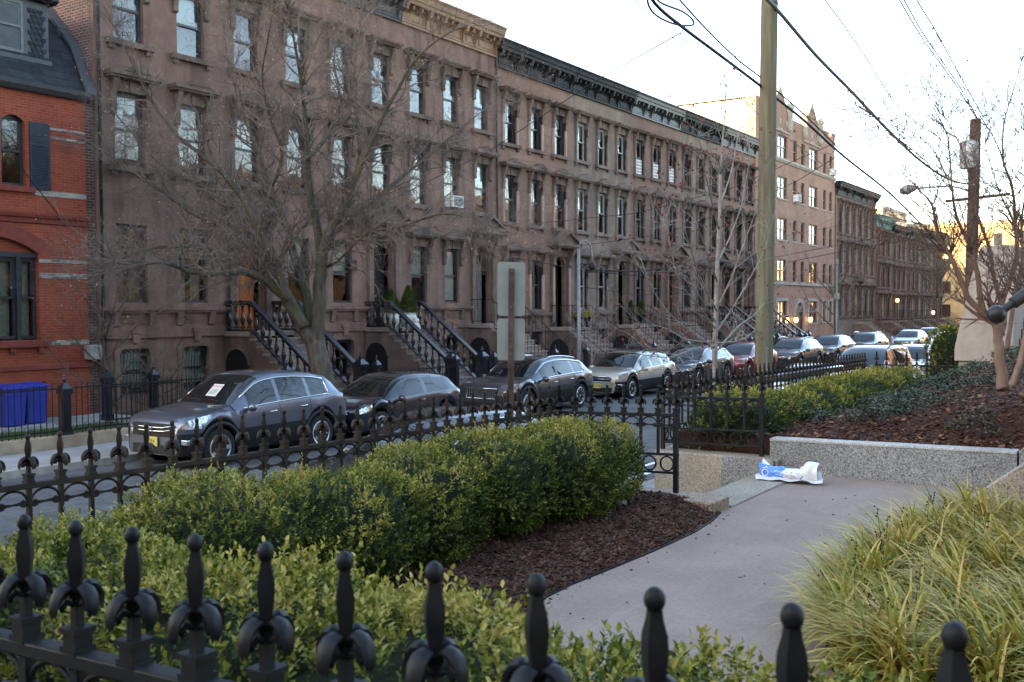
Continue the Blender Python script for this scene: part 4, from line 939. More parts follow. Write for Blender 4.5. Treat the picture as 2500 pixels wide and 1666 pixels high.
# ---------------- buildings standing outside the frame, seen only as reflections and shade ----------------
m_org=brickmat('orange_brick',(.50,.25,.09),(.42,.20,.075),(.45,.3,.18),bw=.3,bh=.1,ms=.01)
block('apartment_building','tall brick block across the side street, outside the frame on the left',-58,-40,-45,62,25.5,m_org,7,14,face='x')  # added sun blocker, its height set to keep the garden in shade
block('church_hall','orange brick church hall on the near side of the street, outside the frame',-30,3.5,-30,-9.0,10.8,m_org,3,9,cat='church',face='Y')
block('church_hall','orange brick church on the near side of the street beyond the brown steps',31,60,-26,-4.0,11.0,m_org,3,9,cat='church',face='Y')
block('row_house','near side row of brick houses further down the street, hidden by the church steps',64,130,-14,-1.0,11.0,m_farb[0],3,18,cat='house',face='Y')
# ---------------- poles, wires, signs ----------------
m_pole=NT('treated_pole_wood'); 
sp=m_pole.n('Mapping'); sp.inputs['Scale'].default_value=(9,9,.35); m_pole.l(m_pole.pos(),sp.inputs[0]); nz=m_pole.noise(1.5,6,sp.outputs[0])
m_pole.color(m_pole.mix(m_pole.ramp(m_pole.noise(.7,3),[(.35,(0,0,0)),(.7,(1,1,1))]),m_pole.ramp(nz,[(.3,(.075,.062,.038)),(.55,(.15,.128,.078)),(.75,(.20,.17,.105))]),m_pole.ramp(nz,[(.3,(.075,.076,.048)),(.7,(.155,.158,.10))]))); m_pole.set(Roughness=.85); m_pole.bump(nz,.5,.01); m_pole=m_pole.m
m_oldpole=mat('old_pole_wood',(.035,.026,.02),(.075,.055,.042),5,.9)
m_galv=mat('galvanised_steel',(.15,.16,.175),(.21,.22,.235),6,.45,metal=.3,spec=.5)
m_wire=mat('black_cable',(.012,.013,.015),(.02,.021,.024),5,.55)
m_cablegrey=mat('grey_cable',(.10,.115,.115),(.16,.175,.17),7,.6)
m_signback=mat('aluminium_sign_back',(.22,.245,.225),(.27,.295,.275),3,.55,metal=.15,spec=.4)
m_uch=mat('rusty_channel',(.085,.06,.05),(.15,.11,.09),16,.75,bs=60,bst=.3,c3=(.07,.045,.035))
m_trafo=mat('grey_transformer',(.24,.27,.30),(.30,.33,.36),3,.5)
PA=Vector((17.62,6.2,gz(17)))
t=thing('utility_pole','thick greenish treated wood utility pole standing behind the second hedge','utility pole',PA)
s=MB(); top=onY(1884,-330,6.2)-PA; s.tube([(0,0,0),top*.33,top*.66,top],[.165,.160,.152,.145],20); obj('shaft',s,m_pole,t,smooth=True,angle=60)
s=MB(); s.tube([(-.12,-.115,.2),(-.11,-.115,2.1)],.018,6); obj('conduit',s,m_galv,t)
s=MB(); p=top*.985; s.box(-.06,.06,-1.2,1.2,p.z-.06,p.z+.06); obj('crossarm',s,m_pole,t)
# far pole with transformer
PB=Vector((40.0,6.3,gz(40))); topB=onX(2382,292,40.0)-PB
t=thing('utility_pole','dark far utility pole with grey transformer and street lamp arm behind the smooth barked tree','utility pole',PB)
s=MB(); s.tube([(0,0,0),topB],[.22,.19],14); obj('shaft',s,m_oldpole,t,smooth=True,angle=60)
zt=onX(2385,350,40).z-PB.z; zb=onX(2385,415,40).z-PB.z; c=topB*.86
s=MB(); s.lathe([(.05,zb),(.30,zb+.02),(.32,zb+.12),(.32,zt-.1),(.30,zt),(.12,zt+.06),(.02,zt+.1)],16,(c.x-.45,c.y+.12,0)); s.box(c.x-.14,c.x+.02,c.y-.05,c.y+.2,zb+.2,zt-.2); obj('transformer',s,m_trafo,t,smooth=True,angle=40)
za=onX(2385,480,40).z-PB.z; pa,pb=onX(2308,492,40)-PB,onX(2466,474,40)-PB; s=MB(); s.tube([pa,pb],.055,6); obj('crossarm',s,m_oldpole,t)
h0=onX(2390,478,40)-PB; h1=onX(2310,458,40)-PB; h2=onX(2240,460,40)-PB
s=MB(); s.tube([h0,h0.lerp(h1,.6)+Vector((0,0,.12)),h1+Vector((0,0,.05)),h2],[.04,.04,.035,.03],8); obj('lamp_arm',s,m_galv,t,smooth=True)
s=MB(); a=onX(2243,457,40)-PB; b_=onX(2196,468,40)-PB; d=b_-a; s.tube([a,a+d*.2,a+d*.5,a+d*.8,b_],[.04,.10,.19,.17,.03],10); obj('lamp_head',s,m_galv,t,smooth=True)
def sag(a,b,k,n=14): 
    a,b=Vector(a),Vector(b); return [a.lerp(b,i/n)-Vector((0,0,4*k*(i/n)*(1-i/n))) for i in range(n+1)]
def wire(lb_,pts,r,m=None,name='cable',cat='cable',extra=None,n=6,group=None):
    s=MB(); s.tube(pts,r,n); o=obj(name,s,m or m_wire,smooth=True); tag(o,lb_,cat,group); return o
def via(pts,Ys=None,dep=None,sub=6):
    """smooth curve through photo points given at their own distance"""
    P=[atD(x,y,d) for x,y,d in pts]; out=[]
    for i in range(len(P)-1):
        p0=P[max(i-1,0)];p1=P[i];p2=P[i+1];p3=P[min(i+2,len(P)-1)]
        for k in range(sub):
            q=k/sub; out.append(.5*((2*p1)+(-p0+p2)*q+(2*p0-5*p1+4*p2-p3)*q*q+(-p0+3*p1-3*p2+p3)*q**3))
    out.append(P[-1]); return out
def alongY(pts,Y0,Y1=None,sub=5):
    """cable that runs down the street at a constant distance from the houses"""
    Y1=Y0 if Y1 is None else Y1; n=len(pts)-1; P=[onY(x,y,lerp(Y0,Y1,i/max(n,1))) for i,(x,y) in enumerate(pts)]; out=[]
    for i in range(n):
        p0=P[max(i-1,0)];p1=P[i];p2=P[i+1];p3=P[min(i+2,n)]
        for k in range(sub):
            q=k/sub; out.append(.5*((2*p1)+(-p0+p2)*q+(2*p0-5*p1+4*p2-p3)*q*q+(-p0+3*p1-3*p2+p3)*q**3))
    out.append(P[-1]); return out
th=wire('thick grey spiral wrapped telephone cable sweeping past the pole to the far pole',alongY([(1790,-80),(1888,14),(1990,133),(2080,225),(2170,320),(2250,395),(2320,440),(2378,452)],6.05),.034,m_cablegrey,n=8)
s=MB(); pts=alongY([(1800,-82),(1898,12),(2000,128),(2090,222),(2180,316),(2255,390)],6.05); 
P=[p+Vector((0,0,.035*(1 if i%2 else .6))) for i,p in enumerate(pts)]; s.tube(P,.008,4); obj('lashing_wire',s,m_wire,th)
wire('black service cable bundle running from the top centre down behind the pole',alongY([(1560,-60),(1600,10),(1668,68),(1740,122),(1850,205),(1960,292),(2060,382),(2170,470),(2260,560),(2330,640)],6.3,6.3),.028)
wire('second black cable just above the bundle, crossing the pole',alongY([(1610,-60),(1656,-4),(1725,72),(1800,145),(1860,192),(1960,277),(2050,365)],6.35),.016)
wire('twisted black cable descending to the clamp near the smooth barked tree',alongY([(1985,-40),(2014,0),(2060,62),(2110,135),(2160,215),(2212,280),(2290,335),(2380,400)],6.0),.013)
wire('thin primary wire furthest right at the top of the picture',alongY([(2215,-50),(2238,0),(2280,68),(2300,105),(2352,200),(2400,285)],6.2),.02,m_wire)
wire('left one of the paired thin primary wires at the top right',alongY([(2170,-50),(2196,0),(2255,98),(2335,210),(2385,292)],6.6),.02,m_wire)
wire('right one of the paired thin primary wires at the top right',alongY([(2180,-50),(2207,0),(2262,95),(2345,215),(2388,292)],6.5),.02,m_wire)
wire('faint thin wire in the sky left of the primary wires',alongY([(1965,-40),(1995,0),(2060,110),(2130,210),(2190,300)],5.2),.007,m_cablegrey)
wire('thin service drop wire rising from the tan corniced house to the cable loop',[onY(870,530,22.3),onY(1190,372,17.),onY(1450,200,11.),onY(1660,82,6.3)],.010)
wire('faint thin wire running down from the top centre across the bare young tree',alongY([(1530,-20),(1640,90),(1780,215),(1900,320),(2040,430),(2200,600)],6.8),.008,m_cablegrey)
# coil and loops
s=MB(); c=onY(1668,86,6.3); ring=[]
s.tube([c+Vector((.085*math.cos(a),.02*math.sin(a),.085*math.sin(a)-.02)) for a in [2*PI*i/20 for i in range(21)]],.008,5); tag(obj('cable_coil',s,m_wire,smooth=True),'small black cable ring hanging from the bundle at the top centre','cable')
s=MB(); s.tube(alongY([(1580,-30),(1583,12),(1605,40),(1650,60),(1690,62),(1690,48),(1665,28),(1610,5),(1590,-30)],6.3),.016,6); tag(obj('cable_loop',s,m_wire,smooth=True),'slack black cable loop at the top centre above the hanging ring','cable')
# spacer on the primary wires
t=thing('wire_spacer','grey wire spacer frame holding the primary wires apart at the top right','wire spacer',onY(2272,90,6.4)); s=MB(); o0=onY(2272,90,6.4)
for a,b_ in (((2277,72),(2262,102)),((2262,102),(2278,108)),((2278,108),(2296,100)),((2296,100),(2277,72)),((2262,102),(2252,110)),((2278,108),(2270,124))): s.tube([onY(*a,6.4)-o0,onY(*b_,6.4)-o0],.016,5)
obj('frame',s,m_trafo,t)
for q in ((2277,70),(2297,100),(2256,104),(2276,116)):
    s=MB(); s.ball(onY(*q,6.4)-o0,.05,6); obj('insulator',s,m_trafo,t)
# wires crossing the street between the far pole and the houses
wire('upper long wire sagging across the street from the clamp to the brownstones',[onX(2212,280,24)]+[onY(x,y,Y) for x,y,Y in ((2050,345,8.),(1900,410,11.),(1780,462,14.),(1560,520,18.),(1290,548,22.2))],.012)
wire('lower long wire sagging across the street towards the brownstone doors',[onX(2205,300,24)]+[onY(x,y,Y) for x,y,Y in ((2060,372,8.),(1950,440,11.),(1780,520,15.),(1600,575,19.),(1420,600,22.2))],.012)
for i,(y0,y1,lb_) in enumerate(((505,640,'top one of four dark cables slung low in front of the brick flats'),(552,642,'second of four dark cables slung low in front of the brick flats'),(570,652,'third of four dark cables slung low in front of the brick flats'),(610,700,'lowest of four dark cables slung low in front of the brick flats'))):
    wire(lb_,[onY(2360,y0,8.5),onY(2240,y0+12,12),onY(2080,y0+40,17),onY(1900,y0+75,19),onY(1740,y1,20.),onY(1560,y1+22,20.8),onY(1430,y1+26-i*8,22.3)],.020 if i in (1,2) else .012)
wire('horizontal dark cable along the parlour floors of the black corniced row',[onY(1240,628,22.),onY(1400,655,21.9),onY(1560,664,21.9),onY(1700,662,21.9)],.016)
wire('thin cable from the left red house window down to the tall brownstone',[onY(0,318,22.3),onY(60,420,22.3),onY(150,535,22.35)],.012)
# parking sign from behind
SG=Vector((9.40,6.25,gz(9)+.12)); t=thing('parking_sign','rusty post with two grey parking sign plates seen from behind','street sign',SG)
vd=Vector((.80,.60,0)).normalized(); rz=math.atan2(vd.y,vd.x)-PI/2
t.rotation_euler=(0,.012,rz)
s=MB(); s.box(-.033,.033,-.012,.0,-.2,3.11); s.box(-.033,-.027,-.03,-.012,-.2,3.11); s.box(.027,.033,-.03,-.012,-.2,3.11); obj('post',s,m_uch,t)
def plate(zb,zt,w,name='sign_plate'):
    pts=[]; r=.035
    for cx,cz,a0 in ((w/2-r,zt-r,0),(-w/2+r,zt-r,PI/2),(-w/2+r,zb+r,PI),(w/2-r,zb+r,PI*1.5)):
        for k in range(6): a=a0+PI/2*k/5; pts.append((cx+r*math.cos(a),cz+r*math.sin(a)))
    s=MB(); s.prism(pts,lambda u,v,q:(u,q,v),.001,.004); return obj(name,s,m_signback,t)
plate(2.575,3.18,.312); plate(2.075,2.545,.312)
s=MB()
for z in (3.07,2.68,2.47,2.15): s.ball((0,-.014,z),.007,6)
obj('bolts',s,m_galv,t)
s=MB()
for i in range(58): s.box(-.004,.004,-.0135,-.012,.3+i*.03,.308+i*.03)
for i in range(90): pass
obj('punched_holes',s,m_dark,t)
# slim silver street lights on the far pavement
def street_light(x,y,h,lb_,hook=True):
    t=thing('street_light',lb_,'street light',(x,y,gz(x)+.12)); s=MB(); s.tube([(0,0,0),(0,0,1.),(0,0,h)],[.085,.07,.05],10); obj('column',s,m_galv,t,smooth=True)
    s=MB()
    if hook:
        s.tube([(0,0,h-.02),(.05,-.05,h+.22),(.28,-.15,h+.30),(.50,-.2,h+.12),(.56,-.22,h-.25),(.52,-.22,h-.5)],.03,8); obj('crook_arm',s,m_galv,t,smooth=True)
        s=MB(); s.lathe([(.02,.2),(.10,.12),(.14,-.02),(.06,-.1)],10,(.55,-.22,h-.62)); obj('lantern',s,m_iron,t,smooth=True)
        s=MB(); s.tube([(.06,0,h-.75),(.8,.0,h-.45),(1.0,0,h-.5)],.02,6); obj('side_arm',s,m_wire,t)
    else:
        s.lathe([(.07,h),(.10,h+.1),(.10,h+.3),(.03,h+.36)],10); s.box(-.25,.25,-.1,.1,h*.62,h*.62+.35); obj('cap',s,m_galv,t)
        s=MB(); s.tube([(.25,0,h*.66),(.45,0,h*.5),(.4,0,.2)],.035,8); obj('conduit',s,m_galv,t)
    return t
street_light(29.9,17.0,4.75,'slim pale street light with curled arm in front of the black corniced row')
street_light(61.3,17.0,5.35,'straight pale pole with side box in front of the brick flats',False)
# ---------------- cars ----------------
def paint(name,c,metal=.5,rough=.32,flake=.06):
    m=NT(name); m.color(m.ramp(m.noise(900,1),[(.3,tuple(x*(1-flake) for x in c)),(.7,tuple(x*(1+flake) for x in c))])); 
    m.set(Metallic=metal,Roughness=rough,Coat_Weight=1.,Coat_Roughness=.03,Specular_IOR_Level=.5); return m.m
m_cg=glassmat('car_glass',(.010,.012,.012),.0,.0,1,True)
m_tyre=mat('tyre_rubber',(.012,.012,.012),(.025,.025,.025),20,.85)
m_alloy=mat('alloy_wheel',(.45,.46,.47),(.58,.59,.60),8,.3,metal=.75)
m_chrome=mat('chrome_trim',(.65,.66,.68),(.72,.73,.75),5,.12,metal=1)
m_plast=mat('black_plastic',(.012,.012,.013),(.02,.02,.021),20,.6)
m_under=mat('underbody',(.004,.004,.004))
m_lamp=NT('headlamp_glass'); m_lamp.color(m_lamp.ramp(m_lamp.noise(22,2),[(.35,(.10,.11,.12)),(.6,(.62,.65,.68))])); m_lamp.set(Roughness=.08,Metallic=.6,Coat_Weight=1.); m_lamp=m_lamp.m
m_red=mat('tail_lamp_red',(.42,.012,.02),(.52,.02,.03),20,.15,coat=1)
m_amber=mat('amber_reflector',(.65,.22,.03),rough=.2)
m_plate=mat('yellow_number_plate',(.62,.50,.10),(.68,.58,.22),6,.5)
m_plt=mat('plate_lettering',(.03,.03,.04))
m_paper=mat('notice_paper',(.62,.62,.58),(.68,.68,.64),9,.8)
_wm={}
def wheel_meshes(Rw,sp,tw=.21,style=0):
    k=(round(Rw,3),sp,style)
    if k in _wm: return _wm[k]
    rr=Rw*.70; ty=MB()
    prof=[(rr-.01,-tw/2+.02),(rr+.02,-tw/2),(Rw-.03,-tw/2+.005),(Rw,-tw/2+.03),(Rw,tw/2-.03),(Rw-.03,tw/2),(rr,tw/2)]
    ty.lathe(prof,28)
    # lathe spins about z: rotate to y
    ty.v=[(x,z,y) for x,y,z in ty.v]
    rm=MB(); rm.lathe([(rr,-tw/2+.012),(rr-.012,-tw/2+.004),(rr-.03,-tw/2+.012),(rr-.035,-tw/2+.05),(rr-.04,tw/2-.02)],28); rm.f=rm.f[:-2]
    h=[(.001,-tw/2+.02),(.035,-tw/2+.018),(.065,-tw/2+.03),(.07,-tw/2+.06)]; rm.lathe(h,12)
    rm.v=[(x,z,y) for x,y,z in rm.v]
    for i in range(sp):
        for q in ((-.10,.10) if style==1 else (0,)):
            a=2*PI*i/sp+q; c,s=math.cos(a),math.sin(a); wi,wo=(.032,.026) if style==0 else (.016,.014)
            if sp<=5 and style==0: wi,wo=.05,.042
            p=lambda r,w,y:(r*c-w*s,y,r*s+w*c)
            rm.hexa([p(.05,-wi,-tw/2+.06),p(rr-.02,-wo,-tw/2+.05),p(rr-.02,wo,-tw/2+.05),p(.05,wi,-tw/2+.06)],[p(.05,-wi*.8,-tw/2+.026),p(rr-.02,-wo*.8,-tw/2+.014),p(rr-.02,wo*.8,-tw/2+.014),p(.05,wi*.8,-tw/2+.026)])
    dk=MB(); dk.lathe([(.001,0),(rr-.03,0),(rr-.03,.01)],20); dk.v=[(x,z-tw/2+.085,y) for x,y,z in dk.v]
    out=[]
    for mb,nm,m in ((ty,'wheel',m_tyre),(rm,'rim',m_alloy),(dk,'brake_disc',m_under)):
        me=mb.mesh(nm,m,True,35); b=bmesh.new(); b.from_mesh(me); bmesh.ops.recalc_face_normals(b,faces=b.faces); b.to_mesh(me); b.free(); out.append(me)
    _wm[k]=out; return out
SUV=dict(top=[(0,.40),(.012,.52),(.035,.575),(.07,.60),(.14,.625),(.22,.645),(.275,.665),(.33,.775),(.38,.872),(.425,.945),(.47,.978),(.55,1.),(.66,.995),(.78,.965),(.875,.915),(.925,.815),(.965,.70),(.985,.62),(1.,.40)],
  belt=[(.27,.60),(.5,.625),(.8,.66),(.95,.68)],ws=(.275,.45),rg=(.885,.963),win=[(.355,.525),(.545,.72),(.74,.845)],wf=.185,wr=.80,rw=.225,roof=.70)
HATCH=dict(SUV,top=[(0,.40),(.012,.50),(.04,.56),(.10,.60),(.2,.635),(.265,.66),(.33,.775),(.39,.875),(.44,.94),(.5,.985),(.58,1.),(.72,.985),(.84,.945),(.885,.90),(.93,.80),(.965,.68),(.985,.60),(1.,.38)],belt=[(.27,.60),(.5,.63),(.8,.67),(.95,.69)],ws=(.265,.45),rg=(.885,.963),win=[(.36,.60),(.63,.83)],wf=.20,wr=.815,rw=.225)
SEDAN=dict(SUV,top=[(0,.38),(.012,.50),(.04,.56),(.10,.60),(.2,.64),(.265,.665),(.33,.77),(.39,.865),(.44,.935),(.49,.98),(.55,1.),(.63,.99),(.70,.955),(.77,.88),(.83,.79),(.88,.735),(.95,.715),(.985,.66),(1.,.42)],belt=[(.27,.61),(.5,.645),(.8,.68),(.95,.68)],ws=(.265,.46),rg=(.70,.865),win=[(.355,.52),(.54,.70)],wf=.19,wr=.80,rw=.225)
VAN=dict(SUV,top=[(0,.36),(.012,.48),(.03,.53),(.07,.565),(.14,.595),(.19,.62),(.25,.73),(.31,.83),(.37,.92),(.42,.97),(.5,1.),(.75,1.),(.90,.975),(.95,.93),(.975,.75),(.99,.6),(1.,.38)],belt=[(.2,.56),(.5,.60),(.9,.63)],ws=(.19,.40),rg=(.95,.985),win=[(.31,.50),(.52,.72),(.74,.90)],wf=.17,wr=.79,rw=.2)
def car(name,label,X0,Yc,L,Wd,H,pm,T=SUV,rails=None,chrome=False,clad=False,grille='bars',Rw=None,sp=5,style=0,plate=None,rzoff=0,lift=.155,group='parked cars',simple=False,lampz=None):
    t=thing(name,label,'car',(X0,Yc,gz(X0+L/2)),rzoff,group); hw=Wd/2; Rw=Rw or .225*H; ra=Rw*1.20
    xw=[T['wf']*L,T['wr']*L]; zc=Rw
    tx=[p[0] for p in T['top']]; tz=[p[1] for p in T['top']]
    ztop=lambda u: float(np.interp(u,tx,tz))*H
    zbelt=lambda u: float(np.interp(u,[p[0] for p in T['belt']],[p[1] for p in T['belt']]))*H
    st=set(tx)|{T['ws'][0],T['ws'][1],T['rg'][0],T['rg'][1],.005,.022,.05,.11,.17}
    for a,b in T['win']: st|={a,b}
    for xc in xw:
        for q in (-1.02,-1,-.96,-.85,-.7,-.5,-.25,0,.25,.5,.7,.85,.96,1,1.02): st.add(round((xc+q*ra)/L,4))
    st=sorted(s for s in st if 0<=s<=1); 
    cl=[st[0]]
    for s in st[1:]:
        if s-cl[-1]>.0035 or s in tx or s in T['ws'] or s in T['rg']: cl.append(s)
    st=cl
    def wfac(u): return float(np.interp(u,[0,.005,.012,.03,.06,.11,.2,.85,.93,.97,.99,1.],[.74,.80,.85,.905,.945,.975,1,1,.985,.955,.92,.87]))
    def section(u):
        x=u*L; w=hw*wfac(u); zt=ztop(u); zl=lift*H if .07<u<.94 else H*float(np.interp(u,[0,.07,.94,1.],[.16,lift,lift,.24]))
        for xc in xw:
            d=abs(x-xc)
            if d<ra: zl=max(zl,zc+math.sqrt(ra*ra-d*d))
        cab=float(np.interp(u,[T['ws'][0],T['ws'][1],max(T['rg'][0]-.05,T['ws'][1]+.02),T['rg'][1]],[0,1,1,0]))
        zb=min(zbelt(u),zt-.035*H); rwid=hw*lerp(.80,T['roof'],cab)
        zs=zb-.075*H
        k=[(w*.90,zl),(w*.965,zl+.045*H),(w*1.0,max(.40*H,zl+.08*H)),(w*1.0,max(.45*H,zl+.10*H)),(w*.985,max(zs,zl+.12*H)),(w*.955,max(zb,zl+.14*H))]
        ze=lerp(zt-.014*H,zt-.045*H,cab); ye=min(rwid,w*.93)
        y4,z4=k[5]
        if ze<z4: ze=z4+.001
        k+= [(lerp(y4,ye,.07),lerp(z4,ze,.07)),(lerp(y4,ye,.5)+.012*cab,lerp(z4,ze,.5)),(lerp(y4,ye,.90),lerp(z4,ze,.90)),(ye,ze),(ye*.93,lerp(ze,zt,.55)),(ye*.6,lerp(ze,zt,.9)),(0,zt)]
        return [(x,y,z) for y,z in k]
    secs=[section(u) for u in st]; n=len(secs[0])
    full=[s+[(x,-y,z) for x,y,z in s[-2::-1]] for s in secs]; m=len(full[0])
    parts={}
    def put(key,i,j): parts.setdefault(key,[]).append((i,j))
    e=1e-5
    for i in range(len(st)-1):
        u0,u1=st[i],st[i+1]
        for j in range(m-1):
            jj=j if j<n-1 else m-2-j; key='body'
            if 6<=jj<=7:
                for q,(a,b) in enumerate(T['win']):
                    if u0>=a-e and u1<=b+e: key=('side_window',q,j<n-1)
            if 9<=jj<=11:
                if u0>=T['ws'][0]-e and u1<=T['ws'][1]+e: key=('windscreen',)
                if u0>=T['rg'][0]-e and u1<=T['rg'][1]+e: key=('rear_window',)
            if jj in (3,4) and u1<=(.14 if T is not VAN else .12) and u0>=.012-e:
                if jj==4 or u1<.09: key=('headlight',j<n-1)
            if jj in (4,5) and u0>=.945 : key=('tail_light',j<n-1)
            if jj==0 or (jj==1 and (clad)): key=('lower_cladding',)
            put(key,i,j)
    V=[p for r_ in full for p in r_]
    def build(key,nm,mm,push=0,parent=t):
        mb=MB(); idx={}; vs=[];fs=[]
        for i,j in parts[key]:
            q=[]
            for a in (i*m+j,i*m+j+1,(i+1)*m+j+1,(i+1)*m+j):
                if a not in idx: idx[a]=len(vs); vs.append(V[a])
                q.append(idx[a])
            fs.append(tuple(q))
        mb.add(vs,fs)
        if key=='body':
            o=len(mb.v); mb.v+=full[0]; mb.f.append(tuple(range(o,o+m)))
            o=len(mb.v); mb.v+=full[-1]; mb.f.append(tuple(range(o+m-1,o-1,-1)))
        return obj(nm,mb,mm,parent,smooth=True,angle=42)
    build('body','body',pm)
    for key in list(parts):
        if key=='body': continue
        nm=key[0]; build(key,nm,{'side_window':m_cg,'windscreen':m_cg,'rear_window':m_cg,'headlight':m_lamp,'tail_light':m_red,'lower_cladding':m_plast if clad else pm}[nm])
    # underbody and wheel wells
    b=MB(); b.box(.06*L,.95*L,-hw*.82,hw*.82,.13*H,.36*H); b.box(.1*L,.9*L,-hw*.6,hw*.6,.3*H,.55*H); obj('underbody',b,m_under,t)
    wms=wheel_meshes(Rw,sp,.21,style)
    for xc in xw:
        for sg in (-1,1):
            q=link('wheel',wms[0],t,(xc,sg*(hw-.115),Rw),(0,0,0 if sg<0 else PI)); link('rim',wms[1],q)
            link('brake_disc',wms[2],q)
    if clad:
        for xc in xw:
            for sg in (-1,1):
                a=MB(); rows=[]
                for k in range(17):
                    an=PI*k/16; c_,s_=math.cos(an),math.sin(an)
                    rows.append([(xc+(ra-.012)*c_,sg*(hw*.985),zc+(ra-.012)*s_),(xc+(ra-.01)*c_,sg*(hw+.014),zc+(ra-.01)*s_),(xc+(ra+.045)*c_,sg*(hw+.012),zc+(ra+.045)*s_),(xc+(ra+.055)*c_,sg*(hw-.01),zc+(ra+.055)*s_)])
                a.grid(rows); obj('arch_cladding',a,m_plast,t,smooth=True,recalc=True)
    def P(u,jf,sg=-1,out=.0):
        s=section(u); j=int(jf); f=jf-j; a=s[j]; b=s[min(j+1,n-1)]; return Vector((lerp(a[0],b[0],f),sg*(lerp(a[1],b[1],f)+out),lerp(a[2],b[2],f)))
    # shut lines
    lines=[(T['win'][0][0]-.055)]+[ (a[1]+b[0])/2 for a,b in zip(T['win'][:-1],T['win'][1:])][:1 if T is HATCH else 2]
    for u in lines:
        for sg in (-1,1):
            a=MB(); a.tube([P(u,jf,sg,.0) for jf in (0.6,1,1.5,2,3,4,4.6,5)],.0045,4); obj('shut_line',a,m_under,t)
    a=MB(); a.tube([P(T['ws'][0]-.004,jf,sg,.0) for sg,jf in ((-1,5),(-1,9),(-1,11),(1,11),(1,9),(1,5))],.008,4); obj('bonnet_gap',a,m_under,t)
    for sg in (-1,1):
        a=MB(); us=np.linspace(.10,T['ws'][0],7); a.tube([P(u,9.,sg,.0)+Vector((0,0,.001)) for u in us],.004,4); obj('bonnet_gap',a,m_under,t)
    for sg in (-1,1):
        for k,u in enumerate([w[1]-.035 for w in T['win'][:2 if T is not HATCH else 1]]):
            a=MB(); p=P(u,4.0,sg,.012); a.tube([p+Vector((-.09,-sg*.02,-.004)),p+Vector((-.07,sg*.012,0)),p+Vector((.07,sg*.012,.006)),p+Vector((.09,-sg*.02,.004))],.013,6); obj('door_handle',a,m_chrome if chrome else pm,t,smooth=True)
        a=MB(); p=P(T['win'][0][0]-.012,5.4,sg,.0); a.ball((0,0,0),.105,8); a.v=[(p.x+x*.62,p.y+sg*.13+y*1.05,p.z+.02+z*.72) for x,y,z in a.v]; a.tube([p+Vector((0,-sg*.02,-.02)),p+Vector((0,sg*.07,-.01))],.03,6); obj('wing_mirror',a,pm,t,smooth=True)
        if chrome:
            a=MB(); us=np.linspace(T['win'][0][0]-.03,T['win'][-1][1]+.012,14); a.tube([P(u,5.95,sg,.006) for u in us],.018,5)
            us=np.linspace(T['win'][0][0]-.03,T['win'][-1][1]+.012,18); a.tube([P(u,8.05,sg,.008) for u in us],.018,5); a.tube([P(us[-1],jf,sg,.005) for jf in (5.95,6.5,7.2,8.05)],.018,5); obj('window_trim',a,m_chrome,t,smooth=True)
        if rails:
            a=MB(); us=np.linspace(T['ws'][1]+.02,T['rg'][0]-.03,9); pts=[P(u,9.6,sg)+Vector((0,0,.045 if 0<i<8 else .0)) for i,u in enumerate(us)]; a.tube(pts,[.012]+[.02]*7+[.012],6); obj('roof_rail',a,rails,t,smooth=True)
    # front end
    xf=-.004; g=MB(); zg0,zg1=.36*H,.50*H; gw=hw*.60
    if grille=='bars':
        g.box(xf-.012,xf+.05,-gw,gw,zg0,zg1); go=obj('grille',g,m_plast,t,bevel=.01); c=MB()
        for z in (.465,.425): c.tube([(xf-.016+.01,-gw*1.05,z*H+.03),(xf-.03,-gw*.6,z*H-.004),(xf-.032,0,z*H-.012),(xf-.03,gw*.6,z*H-.004),(xf-.006,gw*1.05,z*H+.03)],.013,6)
        obj('grille_bar',c,m_chrome,go,smooth=True)
        c=MB()
        for s_ in (-1,1): c.box(xf-.05,xf-.03,s_*.045-.013,s_*.045+.013,.405*H,.475*H)
        c.box(xf-.05,xf-.03,-.045,.045,.43*H,.446*H); obj('emblem',c,m_chrome,go)
    elif grille=='vert':
        g.box(xf-.012,xf+.05,-gw*.85,gw*.85,.33*H,.52*H); go=obj('grille',g,m_plast,t,bevel=.02); c=MB()
        for k in range(15): y=lerp(-gw*.78,gw*.78,k/14); c.box(xf-.022,xf-.012,y-.008,y+.008,.345*H,.505*H)
        obj('grille_bar',c,m_chrome,go)
        c=MB(); c.tube([(xf-.016,-gw*.84,.335*H),(xf-.016,-gw*.86,.51*H),(xf-.016,gw*.86,.51*H),(xf-.016,gw*.84,.335*H),(xf-.016,-gw*.84,.335*H)],.014,6); obj('grille_frame',c,m_chrome,go,smooth=True)
    else:
        g.prism([(-gw*.9,.385*H),(-gw*.98,.47*H),(-gw*.9,.50*H),(gw*.9,.50*H),(gw*.98,.47*H),(gw*.9,.385*H)],lambda u,v,w:(w,u,v),xf-.012,xf+.05); go=obj('grille',g,m_plast,t); c=MB()
        c.tube([(xf-.016,-gw*.9,.385*H),(xf-.016,-gw*.99,.47*H),(xf-.016,-gw*.9,.50*H),(xf-.016,gw*.9,.50*H),(xf-.016,gw*.99,.47*H),(xf-.016,gw*.9,.385*H),(xf-.016,-gw*.9,.385*H)],.012,6); c.tube([(xf-.016,-gw*.9,.45*H),(xf-.016,gw*.9,.45*H)],.009,6)
        obj('grille_frame',c,m_chrome,go,smooth=True); c=MB(); c.ball((0,0,0),.05,8); c.v=[(xf-.025+x*.2,y*1.6,.45*H+z*.8) for x,y,z in c.v]; obj('emblem',c,mat('blue_emblem_'+name+str(int(X0)),(.03,.06,.2),rough=.2),go,smooth=True)
    g=MB(); g.box(xf-.006,xf+.06,-hw*.62,hw*.62,.17*H,.27*H); obj('lower_intake',g,m_plast,t,bevel=.01)
